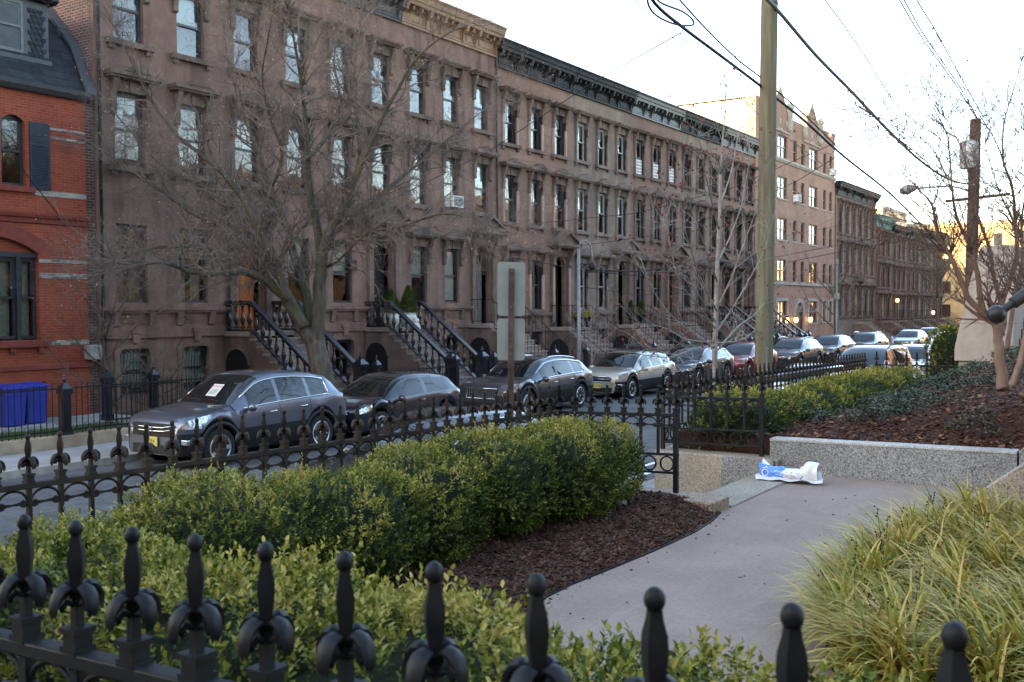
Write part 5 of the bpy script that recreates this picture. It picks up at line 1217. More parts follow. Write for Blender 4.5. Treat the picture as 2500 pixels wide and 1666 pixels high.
    if not simple:
        for sg in (-1,1):
            g=MB(); p=P(.02,1.6,sg); g.box(p.x-.05,p.x+.02,p.y-.10,p.y+.08,p.z-.06,p.z+.03); obj('fog_lamp',g,m_chrome,t,bevel=.01)
    if plate is not None:
        g=MB(); g.box(xf-.03,xf-.018,-.16,.16,.255*H,.355*H); po=obj('number_plate',g,m_plate,t)
        text(plate,.10,m_plt,po,(xf-.032,0,.300*H),(PI/2,0,-PI/2),.001,sx=.9)
    # wipers and mirror blob make the windscreen read as glass
    for k in (-.35,.12):
        a=MB(); a.tube([P(T['ws'][0]+.012,12)+Vector((0,k,.0)),P(T['ws'][0]+.03,11.5)*Vector((1,0,1)) if False else Vector((T['ws'][0]*L+.07,k+.42,ztop(T['ws'][0]+.012)+.03))],.008,4); obj('wiper',a,m_plast,t)
    return t
p_grey=paint('steel_grey_paint',(.105,.12,.155),.6); p_black=paint('black_paint',(.010,.013,.022),.2); p_q=paint('graphite_paint',(.075,.08,.09),.7); p_beige=paint('pale_khaki_paint',(.40,.38,.31),.35); p_navy=paint('dark_navy_paint',(.018,.022,.034),.4); p_redc=paint('dark_red_paint',(.20,.012,.022),.4); p_dk=paint('charcoal_paint',(.04,.042,.047),.6); p_brn=paint('brown_black_paint',(.03,.025,.025),.5); p_sil=paint('silver_paint',(.40,.43,.46),.7); p_white=paint('white_car_paint',(.62,.66,.70),.1); p_plum=paint('plum_paint',(.16,.045,.085),.15)
YC=14.98
c1=car('parked_car','steel grey compact suv with a paper notice in its windscreen, nearest across the street',11.2,YC,4.1,1.80,1.62,p_grey,SUV,None,True,True,'bars',.345,5,0,'E27·F')
n=MB(); 
T=SUV; xa,xb=.30*4.1,.355*4.1; za,zb=.705*1.62,.80*1.62
n.add([(xa+.03,.12,za+.05),(xa+.03,-.16,za+.05),(xb+.03,-.16,zb+.10),(xb+.03,.12,zb+.10)],[(0,1,2,3)]); no=obj('paper_notice',n,m_paper,c1)
rx=math.atan2(zb-za+.05,xb-xa)
text('NO PARKING',.052,mat('notice_red',(.5,.05,.04)),no,((xa*.2+xb*.8)+.026,-.02,za*.2+zb*.8+.092),(rx,0,-PI/2),.0006)
n=MB()
for k in range(5):
    f=.15+.1*k; x=lerp(xa,xb,f)+.026; z=lerp(za+.05,zb+.10,f)+.003; n.box(x-.002,x,-.12,.08,z,z+.006)
obj('notice_lines',n,m_cgrey,no)
car('parked_car','black three door hatchback parked behind the steel grey suv',15.6,YC,3.75,1.74,1.36,p_black,HATCH,None,False,False,'bars',.31,5,1)
car('parked_car','graphite suv with slatted chrome grille and silver roof rails behind the sign post',21.25,YC,4.5,1.86,1.50,p_q,SUV,m_chrome,True,True,'vert',.345,10,0)
c4=car('parked_car','pale khaki crossover with roof rack facing the gate',27.45,YC,4.2,1.76,1.45,p_beige,HATCH if False else SUV,m_plast,False,True,'oval',.325,5,1,'G83·FLE',lift=.17)
rk=MB()
for x in (2.0,2.9): rk.box(x-.03,x+.03,-.62,.62,1.50,1.54)
rk.box(2.0,2.9,-.3,-.1,1.54,1.60); rk.box(2.15,3.05,.05,.2,1.54,1.64); rk.tube([(1.95,-.2,1.6),(2.5,-.2,1.68),(3.0,-.2,1.6)],.03,6)
tag(obj('roof_rack',rk,m_plast,loc=(27.45,YC,gz(29))),'black roof rack with folded bicycle carrier on the pale khaki crossover','roof rack')
car('parked_car','dark navy suv behind the thin bare young tree',32.6,YC,4.4,1.85,1.48,p_navy,SUV,m_plast,True,False,'bars',.34,5,0)
car('parked_car','dark red suv half hidden by the thick utility pole',37.8,YC,4.3,1.80,1.46,p_redc,SUV,m_plast,False,False,'bars',.33,5,0)
car('parked_car','charcoal suv with silver roof rails just right of the thick utility pole',44.3,YC,4.5,1.82,1.5,p_dk,SUV,m_chrome,False,True,'bars',.33,5,0,simple=True)
car('parked_car','brown black suv fourth from the far end of the far kerb',50.3,YC,4.5,1.82,1.5,p_brn,SUV,None,True,False,'bars',.33,5,0,simple=True)
car('parked_car','dark silver suv with roof rail further down the far kerb',57.7,YC,4.5,1.82,1.5,p_dk,SUV,m_chrome,False,False,'bars',.33,5,0,simple=True)
car('parked_car','silver hatchback at the far end of the parked row near the clipped bush',69.5,YC,4.2,1.78,1.45,p_sil,HATCH,None,False,False,'bars',.32,5,0,simple=True)
car('parked_car','second pale car at the far end of the far kerb',76.0,YC,4.4,1.8,1.5,p_white,SUV,None,False,False,'bars',.32,5,0,simple=True)
YN=8.05
car('parked_car','black sedan close behind the iron fence reflecting the sky',8.05,YN,5.0,1.80,1.45,p_black,SEDAN,None,True,False,'bars',.32,5,0)
car('parked_car','silver grey sedan behind the second fence beside the thick utility pole',25.0,YN+.2,4.6,1.78,1.30,p_sil,SEDAN,None,True,False,'bars',.31,5,0)
car('parked_car','plum coloured minivan facing the camera behind the second hedge',31.2,YN+.2,4.8,1.9,1.62,p_plum,VAN,m_plast,False,False,'bars',.32,5,0)
car('parked_car','white car behind the plum coloured minivan',37.6,YN+.2,4.6,1.8,1.46,p_white,SUV,None,False,False,'bars',.32,5,0)
# ---------------- bare trees ----------------
def barkmat(name,a,b,c=None,sc=14): 
    m=NT(name); sp=m.n('Mapping'); sp.inputs['Scale'].default_value=(sc,sc,sc*.2); m.l(m.pos(),sp.inputs[0]); f=m.noise(1.,6,sp.outputs[0])
    col=m.ramp(f,[(.32,a),(.68,b)])
    if c: col=m.mix(m.ramp(m.noise(1.3,4),[(.48,(0,0,0)),(.66,(.8,.8,.8))]),col,c)
    m.color(col); m.set(Roughness=.85,Specular_IOR_Level=.2); m.bump(f,.6,.02); return m.m
m_bark=barkmat('tree_bark',(.055,.045,.035),(.13,.11,.088),(.085,.085,.040))
m_twig=mat('grey_twigs',(.095,.072,.060),(.20,.158,.135),2,.8)
m_bud=mat('pale_buds',(.34,.27,.15),(.45,.37,.22),5,.7)
m_ybark=mat('young_grey_bark',(.17,.15,.13),(.30,.27,.24),5,.75)
m_redbud=mat('red_buds',(.15,.03,.025),(.22,.05,.035),5,.7)
m_crape=barkmat('smooth_tan_bark',(.15,.092,.066),(.27,.185,.14),(.12,.062,.044),9)
m_crapet=mat('crape_twigs',(.11,.065,.05),(.18,.11,.085),3,.75)
rnd=random.Random(3)
def rv(r=1): return Vector((rnd.gauss(0,r),rnd.gauss(0,r),rnd.gauss(0,r)))
def shoot(mb,tips,p,d,L,r,lv,cfg):
    """one side branch with its own side branches"""
    n=max(3,int(L/cfg['seg'])); pts=[p.copy()]; q=p.copy(); d=d.normalized()
    for i in range(n):
        d=(d+rv(cfg['wob'])+Vector((0,0,cfg['up']*(1 if lv<3 else .5)))).normalized(); q=q+d*(L/n); pts.append(q.copy())
    rad=[max(r*(1-i/n)**.7,.0016) for i in range(n+1)]
    mb.tube(pts,rad,4 if r>.012 else 3,cap=False); tips.append(pts[-1])
    if lv>=cfg['lv']: return
    k=int(cfg['kids'][lv]*rnd.uniform(.7,1.3))
    for j in range(k):
        f=rnd.uniform(.18,1.0); i=min(int(f*n),n-1); b=pts[i].lerp(pts[i+1],f*n-i); ax=(pts[i+1]-pts[i]).normalized()
        s=rv().cross(ax); 
        if s.length<1e-3: continue
        s.normalize(); dd=ax*cfg['fwd']+s+Vector((0,0,cfg['kup'])); shoot(mb,tips,b,dd,L*rnd.uniform(*cfg['len']),max(r*(1-f)**.6*.6,.0022),lv+1,cfg)
def smooth(P,sub=4):
    out=[]; n=len(P)
    for i in range(n-1):
        p0=P[max(i-1,0)];p1=P[i];p2=P[i+1];p3=P[min(i+2,n-1)]
        for k in range(sub):
            q=k/sub; out.append(.5*((2*p1)+(-p0+p2)*q+(2*p0-5*p1+4*p2-p3)*q*q+(-p0+3*p1-3*p2+p3)*q**3))
    out.append(P[-1]); return out
def tree(name,label,base,limbs,cfg,mt,mw,mbud=None,nb=0,sides=8,bs=.012,budtag='buds',group=None,cat='tree'):
    """limbs: lists of (point, radius)"""
    base=Vector(base); t=thing(name,label,cat,base,group=group); tr=MB(); br=MB(); tw=MB(); tips=[]
    for li,L_ in enumerate(limbs):
        P=smooth([p-base for p,r in L_]); Rr=[]
        rs=[r for p,r in L_]
        for i in range(len(P)): f=i/4; k=min(int(f),len(rs)-2); Rr.append(lerp(rs[k],rs[k+1],f-k))
        P=[p+rv(min(.10*r,.012)) for p,r in zip(P,Rr)]
        (tr if li==0 else br).tube(P,Rr,sides if Rr[0]>.05 else 6)
        # side branches
        acc=0
        for i in range(1,len(P)):
            seg=(P[i]-P[i-1]).length; acc+=seg
            if Rr[i]>cfg['rmax'] or (li==0 and cfg.get('bare')): continue
            while acc>cfg['step']:
                acc-=cfg['step']*rnd.uniform(.7,1.3)*(.75+cfg.get('thin',0)*Rr[i]); ax=(P[i]-P[i-1]).normalized(); s=rv().cross(ax).normalized(); s.z*=cfg.get('flat',1)
                if cfg.get('ban') and cfg['ban'](P[i]+base): continue
                shoot(tw,tips,P[i],ax*cfg['fwd']*rnd.uniform(.6,1.4)+s+Vector((0,0,cfg['kup'])),cfg['L']*rnd.uniform(.55,1.25)*(1 if Rr[i]>.03 else .75),max(min(Rr[i]*.5,.026),.006),0,cfg)
        if Rr[-1]<.05:
            for k in range(cfg.get('end',4)): shoot(tw,tips,P[-1],(P[-1]-P[-2]).normalized()*1.3+rv(.45),cfg['L']*rnd.uniform(.5,.9)*cfg.get('endL',1),max(Rr[-1]*.8,.005),0,cfg)
    obj('trunk',tr,mt,t,smooth=True)
    if br.v: obj('limbs',br,mt,t,smooth=True)
    obj('twigs',tw,mw,t)['kind']='stuff'
    if mbud and nb:
        b=MB()
        for p in rnd.sample(tips,min(nb,len(tips))): s=bs*rnd.uniform(.7,1.3); b.add([p+Vector(q)*s for q in ((1,0,0),(-1,0,0),(0,1,0),(0,-1,0),(0,0,1.4),(0,0,-1.4))],[(0,2,4),(2,1,4),(1,3,4),(3,0,4),(2,0,5),(1,2,5),(3,1,5),(0,3,5)])
        obj(budtag,b,mbud,t)['kind']='stuff'
    return t
D0=23.6
def LB(pts,dd,d0=0.):
    n=len(pts)-1; return [(atD(x,y,D0+d0+(dd-d0)*(i/n)**1.3),r) for i,(x,y,r) in enumerate(pts)]
limbs=[LB([(790,960,.30),(784,905,.265),(776,865,.25),(768,838,.22)],0),
 LB([(768,850,.18),(738,792,.155),(703,738,.14),(662,692,.125),(612,667,.105),(555,666,.08),(500,670,.062),(455,660,.046),(400,642,.032),(330,648,.02)],-2.5),
 LB([(742,798,.13),(695,712,.125),(652,635,.105),(600,590,.088),(540,550,.07),(470,520,.055),(400,470,.042),(330,425,.032),(255,372,.023),(170,330,.016),(85,345,.01)],1.5,-.3),
 LB([(703,735,.11),(675,645,.105),(642,572,.09),(602,500,.075),(560,440,.062),(500,385,.048),(432,330,.035),(372,250,.026),(330,170,.018),(290,90,.011)],-2.2,-.6),
 LB([(766,850,.15),(757,765,.135),(741,692,.115),(715,612,.10),(690,530,.085),(660,460,.07),(632,380,.055),(602,300,.042),(572,210,.031),(552,120,.022),(542,15,.015)],2.,0),
 LB([(770,850,.20),(777,780,.175),(781,700,.155),(786,630,.14),(802,573,.12),(836,512,.10),(862,450,.085),(900,362,.066),(932,290,.05),(970,220,.038),(1010,152,.028),(1060,105,.018),(1110,72,.011)],-1.8,0),
 LB([(785,640,.11),(775,560,.10),(758,480,.085),(749,390,.07),(746,300,.055),(736,210,.041),(722,120,.029),(705,25,.018)],-3.,-.2),
 LB([(802,573,.09),(850,540,.078),(902,500,.064),(960,450,.05),(1022,400,.038),(1082,350,.028),(1140,300,.018),(1182,268,.01)],2.4,-.4),
 LB([(788,615,.075),(842,585,.06),(920,566,.046),(1000,545,.036),(1080,522,.026),(1150,532,.018),(1218,560,.01)],-2.6,-.2),
 LB([(862,450,.07),(880,380,.06),(872,290,.047),(864,200,.035),(872,110,.025),(884,25,.016)],.8,-.6),
 LB([(612,667,.07),(560,625,.055),(500,602,.045),(430,602,.034),(350,612,.024),(275,642,.013)],1.6,-.9),
 LB([(600,500,.06),(545,500,.05),(470,440,.04),(390,400,.03),(300,300,.022),(220,215,.014),(120,170,.009)],2.6,0),
 LB([(660,460,.055),(690,380,.045),(660,290,.036),(640,190,.027),(655,90,.018),(670,10,.012)],-1.6,1.),
 LB([(749,390,.05),(800,330,.042),(830,240,.032),(815,150,.024),(830,60,.015)],1.8,-1.4),
 LB([(790,655,.04),(822,640,.034),(850,612,.028),(905,560,.016)],-1.2,0)]
cfgA=dict(thin=9,end=8,endL=1.45,seg=.17,wob=.17,up=.02,lv=2,kids=[9,6,0],fwd=.75,kup=.12,len=(.34,.62),step=.13,rmax=.115,L=1.5)
tree('street_tree','large spreading bare tree with forked trunk behind the steel grey suv',(limbs[0][0][0].x,limbs[0][0][0].y,0),limbs,cfgA,m_bark,m_twig,m_bud,1500,10,.013)
# young tree on the near pavement
Yt=6.05; base=onY(1743,1000,Yt); base.z=.1
lm=[[(base,.048),(onY(1744,900,Yt),.044),(onY(1748,780,Yt),.040),(onY(1752,640,Yt),.034),(onY(1757,520,Yt),.026),(onY(1760,400,Yt),.018),(onY(1768,300,Yt),.011),(onY(1772,215,Yt),.005)]]
for (sx,sy),pts in (((1745,850),((1690,812),(1640,772),(1598,715),(1575,660))),((1745,862),((1800,800),(1850,760),(1900,690),(1935,600))),((1748,805),((1700,740),(1660,690),(1636,600),(1628,530))),((1748,812),((1790,750),(1830,680),(1870,600),(1900,480))),((1750,760),((1715,690),(1690,620),(1660,520))),((1750,755),((1785,680),(1822,580),(1850,500),(1870,400))),((1752,690),((1720,600),(1690,520),(1670,430))),((1753,640),((1790,560),(1815,480),(1830,380))),((1755,560),((1735,480),(1715,390),(1705,320))),((1758,500),((1785,420),(1800,340),(1815,265))),((1746,835),((1680,830),(1620,800),(1560,790))),((1746,845),((1700,850),(1640,872),(1590,870))),((1746,838),((1810,830),(1870,790),(1950,760))),((1749,790),((1690,700),(1620,640),(1590,560)))):
    dd=rnd.uniform(-1.1,.9); P=[(onY(sx,sy,Yt),.018)]
    for i,(x,y) in enumerate(pts): P.append((onY(x,y,Yt+dd*(i+1)/len(pts)),lerp(.014,.004,(i+1)/len(pts))))
    lm.append(P)
cfgY=dict(seg=.14,wob=.09,up=.05,lv=1,kids=[4,0,0],fwd=1.1,kup=.35,len=(.4,.7),step=.30,rmax=.02,L=.62)
tree('young_street_tree','slender bare young tree with pale trunk and red buds left of the thick utility pole',base,lm,cfgY,m_ybark,m_ybark,m_redbud,420,8,.016)
# smooth barked tree on the hill
Dc=11.2; bz=atD(2452,1008,Dc)
def Z(x,y,r,d=0): return (atD(2000+x/2.614,380+y/2.614,Dc+d),r*(.78 if r<.051 else .95))
lm=[[Z(1172,1490,.075),Z(1165,1400,.064),Z(1150,1280,.056),Z(1143,1180,.053),Z(1135,1090,.052)],
 [Z(1135,1095,.05),Z(1050,1010,.045),Z(960,920,.041),Z(905,800,.037),Z(850,670,.032),Z(790,560,.027),Z(745,450,.022),Z(722,320,.016),Z(640,220,.011,.3),Z(540,120,.006,.5)],
 [Z(1050,1010,.04),Z(1028,900,.038),Z(1012,780,.034),Z(985,640,.030),Z(935,520,.025),Z(880,400,.02),Z(850,240,.016,-.3),Z(838,60,.012,-.4),Z(820,-130,.008,-.5)],
 [Z(1160,1150,.05,.2),Z(1180,1000,.045,.3),Z(1165,940,.042,.3),Z(1215,800,.038,.3),Z(1262,620,.033,.4),Z(1252,440,.027,.4),Z(1232,210,.021,.3),Z(1175,30,.016,.3),Z(1180,-200,.012,.2),Z(1240,-420,.008,.2),Z(1290,-600,.005)],
 [Z(1160,940,.03,.3),Z(1112,760,.028,.3),Z(1085,590,.024,.5),Z(1010,380,.02,.5),Z(960,140,.016,.6),Z(900,-60,.011,.7),Z(800,-250,.006,.8)],
 [Z(1225,1470,.05,-.1),Z(1260,1380,.045,-.1),Z(1292,1270,.04,-.1),Z(1320,1120,.036,-.1),Z(1330,900,.03,-.2),Z(1310,700,.026,-.3),Z(1340,450,.02,-.4),Z(1330,150,.014,-.4)],
 [Z(1200,1240,.036,.3),Z(1225,1050,.033,.4),Z(1255,860,.029,.5),Z(1300,660,.024,.6),Z(1290,420,.018,.6),Z(1330,150,.012,.8),Z(1310,-150,.007,.8)],
 [Z(790,560,.015),Z(700,480,.012),Z(620,430,.009),Z(520,410,.005)],
 [Z(905,800,.012),Z(800,690,.01),Z(690,580,.008),Z(600,480,.006),Z(470,520,.003)],
 [Z(1175,30,.012,.3),Z(1110,-120,.009,.4),Z(1020,-260,.006,.4),Z(960,-330,.004,.4)],
 [Z(722,320,.010),Z(760,200,.008),Z(700,60,.006),Z(560,-60,.004),Z(380,-170,.002)],
 [Z(850,240,.010,-.3),Z(780,60,.008,-.4),Z(690,-80,.006,-.5),Z(520,-190,.003,-.5),Z(330,-260,.0018,-.5)],
 [Z(1252,440,.014,.4),Z(1180,300,.011,.4),Z(1120,150,.008,.4),Z(1060,-60,.005,.4)]]
cfgC=dict(seg=.09,wob=.14,up=.02,lv=2,kids=[6,5,0],fwd=1.1,kup=.25,len=(.34,.65),step=.13,rmax=.024,L=.8)
tree('bare_garden_tree','multi stemmed bare tree with smooth tan bark on the mulched hillside at the right',(bz.x,bz.y,hillz(bz.x,bz.y)-.05),lm,cfgC,m_crape,m_crapet,m_twig,160,9,.010,'seed_heads')
# smaller and farther trees
def auto_tree(name,lb_,x,y,h,r,spread,mt,mw,L=1.0,step=.5,nl=7,first=.3,lean=0,**kw):
    b=Vector((x,y,gz(x)+kw.pop('z',.1))); lm=[[(b,r),(b+Vector((lean*.3,0,h*.3)),r*.85),(b+Vector((lean*.7,.05,h*.6)),r*.55),(b+Vector((lean,0,h)),r*.12)]]
    for i in range(nl):
        f=lerp(first,.75,i/max(nl-1,1)); a=i*2.4+rnd.uniform(-.4,.4); q=b+Vector((lean*f,0,h*f)); e=Vector((math.cos(a),math.sin(a),0))*spread*(1.1-f*.6)
        lm.append([(q,r*.5*(1-f*.6)),(q+e*.45+Vector((0,0,h*.14)),r*.33),(q+e*.8+Vector((0,0,h*.28)),r*.2),(q+e+Vector((0,0,h*.42)),r*.08)])
    c=dict(seg=.25,wob=.13,up=.04,lv=1,kids=[5,0,0],fwd=.9,kup=.25,len=(.35,.6),step=step,rmax=r*.55,L=L); return tree(name,lb_,b,lm,c,mt,mw,None,0,6,**kw)
auto_tree('sapling','tiny bare sapling on the far pavement left of the sign post',31.2,17.2,2.9,.035,1.0,m_ybark,m_ybark,.5,.22,6,.28)
auto_tree('street_tree','small bare tree in front of the arched door of the brick flats',62.5,17.4,5.6,.10,2.3,m_bark,m_bark,1.1,.4,9,.2)
auto_tree('street_tree','dark bare tree in front of the far row of brownstones',95,17.5,8.6,.17,3.4,m_bark,m_bark,1.8,.35,12,.25)
auto_tree('street_tree','second dark bare tree near the end of the far brownstones',112,17.5,8.0,.16,3.2,m_bark,m_bark,1.8,.4,12,.25)
auto_tree('street_tree','bare tree in front of the sunlit yellow building',128,13.5,9.5,.18,4.,m_bark,m_twig,2.2,.45,12,.2)
auto_tree('street_tree','bare tree rising behind the limestone pedestal',70,5.6,8.2,.16,3.2,m_bark,m_bark,1.5,.35,12,.3)
auto_tree('bare_shrub','straggly bare shrub climbing the corner of the red brick house',14.7,21.4,3.3,.05,1.3,m_bark,m_twig,.6,.16,10,.1)
auto_tree('bare_shrub','low tangled bare shrub behind the black yard fence',15.6,20.4,1.5,.04,1.2,m_bark,m_twig,.5,.12,10,.1)
# ---------------- foliage ----------------
m_box=leafmat('boxwood_leaf',[(.10,(.024,.038,.006)),(.32,(.065,.092,.012)),(.55,(.135,.155,.022)),(.78,(.26,.25,.045)),(.95,(.40,.34,.10))],.5,.22)
def boxleaf():
    m=NT('boxwood_leaf'); at=m.n('Attribute'); at.attribute_name='age_light'; col=m.ramp(at.outputs['Fac'],[(.05,(.016,.028,.005)),(.33,(.055,.084,.010)),(.58,(.135,.163,.020)),(.79,(.265,.265,.038)),(.96,(.44,.37,.10))])  # ramp runs from painted shade to yellow young tips
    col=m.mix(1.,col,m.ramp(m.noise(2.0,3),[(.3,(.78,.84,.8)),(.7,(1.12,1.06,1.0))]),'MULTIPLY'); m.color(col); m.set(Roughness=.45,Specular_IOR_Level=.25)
    tr=m.n('BsdfTranslucent'); m.l(col,tr.inputs[0]); mx=m.n('MixShader'); mx.inputs[0].default_value=.2; m.l(m.p.outputs[0],mx.inputs[1]); m.l(tr.outputs[0],mx.inputs[2]); m.l(mx.outputs[0],m.out.inputs[0]); return m.m
m_box=boxleaf()
m_boxc=mat('boxwood_core_shade',(.008,.014,.004),(.02,.03,.008),30,.9,bs=60,bst=1,bd=.03)  # near-black green put in as shade inside the hedges
m_lily=leafmat('lily_turf_blade',[(.08,(.06,.085,.014)),(.28,(.20,.22,.03)),(.48,(.42,.35,.05)),(.68,(.64,.47,.13)),(.90,(.58,.30,.10))],.45,.3)
m_cover=leafmat('ground_cover_leaf',[(.1,(.018,.030,.018)),(.45,(.042,.062,.036)),(.75,(.085,.105,.055)),(.95,(.18,.12,.05))],.5,.15)
m_chip=leafmat('bark_chips',[(.1,(.014,.007,.004)),(.45,(.052,.023,.014)),(.75,(.12,.055,.034)),(.95,(.28,.18,.12))],.85,0.0)
m_dry=leafmat('dry_leaves',[(.1,(.09,.035,.015)),(.6,(.22,.10,.045)),(.95,(.36,.22,.11))],.7,.1)
m_grass=leafmat('lawn_grass',[(.1,(.03,.06,.012)),(.6,(.06,.11,.025)),(.95,(.12,.15,.04))],.5,.2)
m_conifer=leafmat('conifer_leaf',[(.1,(.03,.06,.012)),(.6,(.07,.12,.02)),(.95,(.14,.18,.035))],.5,.15)
def unit(a): return a/np.maximum(np.linalg.norm(a,axis=1,keepdims=True),1e-9)
def leaf_mesh(name,P,D,N,L,Wd,m,curl=.15,age_light=None):
    """P base points, D directions, N leaf normals (n,3); six point pointed leaf folded along its middle"""
    n=len(P); D=unit(D); Sd=unit(np.cross(D,N)); N=unit(np.cross(Sd,D)); L=L[:,None]; Wd=Wd[:,None]
    b=P; t=P+D*L-N*L*curl; l1=P+D*L*.35+Sd*Wd*.5+N*Wd*.16; l2=P+D*L*.70+Sd*Wd*.42+N*Wd*.13-N*L*curl*.5; r1=P+D*L*.35-Sd*Wd*.5+N*Wd*.16; r2=P+D*L*.70-Sd*Wd*.42+N*Wd*.13-N*L*curl*.5
    V=np.stack([b,r1,r2,t,l2,l1],1).reshape(-1,3); k=(np.arange(n)*6)[:,None]
    Fc=np.concatenate([k+np.array([[0,1,2,3]]),k+np.array([[0,3,4,5]])],0)
    me=npmesh(name,V,Fc,m)
    if age_light is not None:
        a=me.attributes.new('age_light','FLOAT','POINT'); a.data.foreach_set('value',np.repeat(age_light,6).astype(np.float32))
    return me
rg=np.random.default_rng(5)
def ellip(mounds,nper):
    """points on the outer surface of a union of super-ellipsoid mounds (cx,cy,cz,rx,ry,rz)"""
    Ps=[];Ns=[]
    for i,(cx,cy,cz,rx,ry,rz) in enumerate(mounds):
        n=int(nper*(rx*ry+ry*rz+rx*rz)); q=unit(rg.normal(size=(n,3))); 
        e=2.7; s=(np.abs(q)**e).sum(1)**(-1/e); p=q*s[:,None]
        g=np.sign(p)*np.abs(p)**(e-1)/np.array([rx,ry,rz]); g=unit(g); w=p*np.array([rx,ry,rz])+np.array([cx,cy,cz])
        keep=np.ones(n,bool)
        for j,(a,b,c,ra,rb,rc) in enumerate(mounds):
            if j==i: continue
            d=(np.abs((w-np.array([a,b,c]))/np.array([ra,rb,rc]))**e).sum(1); keep&=d>.93
        Ps.append(w[keep]);Ns.append(g[keep])
    return np.concatenate(Ps),np.concatenate(Ns)
def bumpy(P,N,amp,sc,seed=0):
    h=np.array([mnoise.noise((p[0]*sc+seed,p[1]*sc,p[2]*sc))+.5*mnoise.noise((p[0]*sc*2.7,p[1]*sc*2.7+seed,p[2]*sc*2.7)) for p in P]); return P+N*(h*amp)[:,None],h
def hedge(name,label,mounds,dens,leaf,per,amp=.05,zmin=None,sprig=.06,cat='hedge',base=None,up=.55):
    P,N=ellip(mounds,dens)
    if zmin is not None: k=P[:,2]>zmin; P,N=P[k],N[k]
    P,h=bumpy(P,N,amp,3.2); k=rg.random(len(P))<np.clip(.85+h*.9,.45,1); P,N,h=P[k],N[k],h[k]
    n=len(P); ax=unit(N+np.array([0,0,up])+rg.normal(size=(n,3))*.45); P=P-N*rg.uniform(0,.07,n)[:,None]
    Ls=sprig*rg.uniform(.55,1.25,n)*(1+(rg.random(n)<.07)*.8); B=[];D=[];NN=[];LL=[];AGL=[]; g0=np.clip(.12+.34*np.clip(N[:,2],0,1)+rg.normal(0,.12,n)+h*.5,0,1)  # young tips yellower; light on tops and shade in hollows painted in too
    side=unit(np.cross(ax,rg.normal(size=(n,3))))
    for i in range(per):
        f=(i+.3)/per; s=side if i%2==0 else -side
        rot=np.cross(ax,s); a=rg.uniform(-.6,.6,n)[:,None]; s=s*np.cos(a)+rot*np.sin(a)
        if i%4>=2: s=np.cross(ax,s)
        d=unit(ax*(.55+.9*f)+s*(1.05-.45*f)+rg.normal(size=(n,3))*.16)
        B.append(P+ax*(Ls*f)[:,None]); D.append(d); NN.append(unit(ax-d*.4+rg.normal(size=(n,3))*.2)); LL.append(leaf*rg.uniform(.6,1.2,n)); AGL.append(np.clip(g0+.34*f+rg.normal(0,.10,n)+(rg.random(n)<.012)*.5,0,1))
    B,D,NN,LL=np.concatenate(B),np.concatenate(D),np.concatenate(NN),np.concatenate(LL)
    c=base or (float(np.mean([m_[0] for m_ in mounds])),float(np.mean([m_[1] for m_ in mounds])),float(min(m_[2]-m_[5] for m_ in mounds)))
    t=thing(name,label,cat,c); cv=np.array(c)
    link('foliage',leaf_mesh('foliage',B-cv,D,NN,LL,LL*.52,m_box,age_light=np.concatenate(AGL)),t)
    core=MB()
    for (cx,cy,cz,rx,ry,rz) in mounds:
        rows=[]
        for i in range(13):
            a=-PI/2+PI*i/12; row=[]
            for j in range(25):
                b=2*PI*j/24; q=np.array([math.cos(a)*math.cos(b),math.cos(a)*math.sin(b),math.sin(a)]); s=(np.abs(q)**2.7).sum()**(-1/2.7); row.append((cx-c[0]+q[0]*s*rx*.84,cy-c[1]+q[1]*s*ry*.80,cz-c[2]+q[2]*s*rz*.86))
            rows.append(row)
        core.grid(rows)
    obj('inner_branches',core,m_boxc,t,smooth=True); return t  # solid dark core painted as the shade between the leaves
# main hedge along the street side fence
hx=[3.12,3.95,4.85,5.75,6.65,7.5,8.20]
md=[]
for i,x in enumerate(hx): md.append((x,4.64+.05*math.sin(i*2.3),(1.30 if i else 1.22)+.03*math.sin(i*1.9),.52,.54+.05*math.sin(i*1.3+1),.39))
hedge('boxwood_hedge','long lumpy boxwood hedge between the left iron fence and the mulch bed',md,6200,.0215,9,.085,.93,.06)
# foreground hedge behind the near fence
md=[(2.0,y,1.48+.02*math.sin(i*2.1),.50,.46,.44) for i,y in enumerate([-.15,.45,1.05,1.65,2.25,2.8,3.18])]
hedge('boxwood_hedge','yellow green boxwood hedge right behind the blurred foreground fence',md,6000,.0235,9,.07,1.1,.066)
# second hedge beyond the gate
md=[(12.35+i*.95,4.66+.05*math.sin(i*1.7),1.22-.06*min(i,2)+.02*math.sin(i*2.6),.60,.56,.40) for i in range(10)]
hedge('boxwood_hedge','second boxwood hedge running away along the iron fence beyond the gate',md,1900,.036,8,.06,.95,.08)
# clipped dark bush by the pedestal
hedge('clipped_bush','tall clipped dark green bush beside the limestone pedestal',[(25,4.42,1.35,.5,.42,.85),(25,4.40,1.62,.45,.38,.58)],700,.05,7,.05,None,.1,'bush',up=.2)
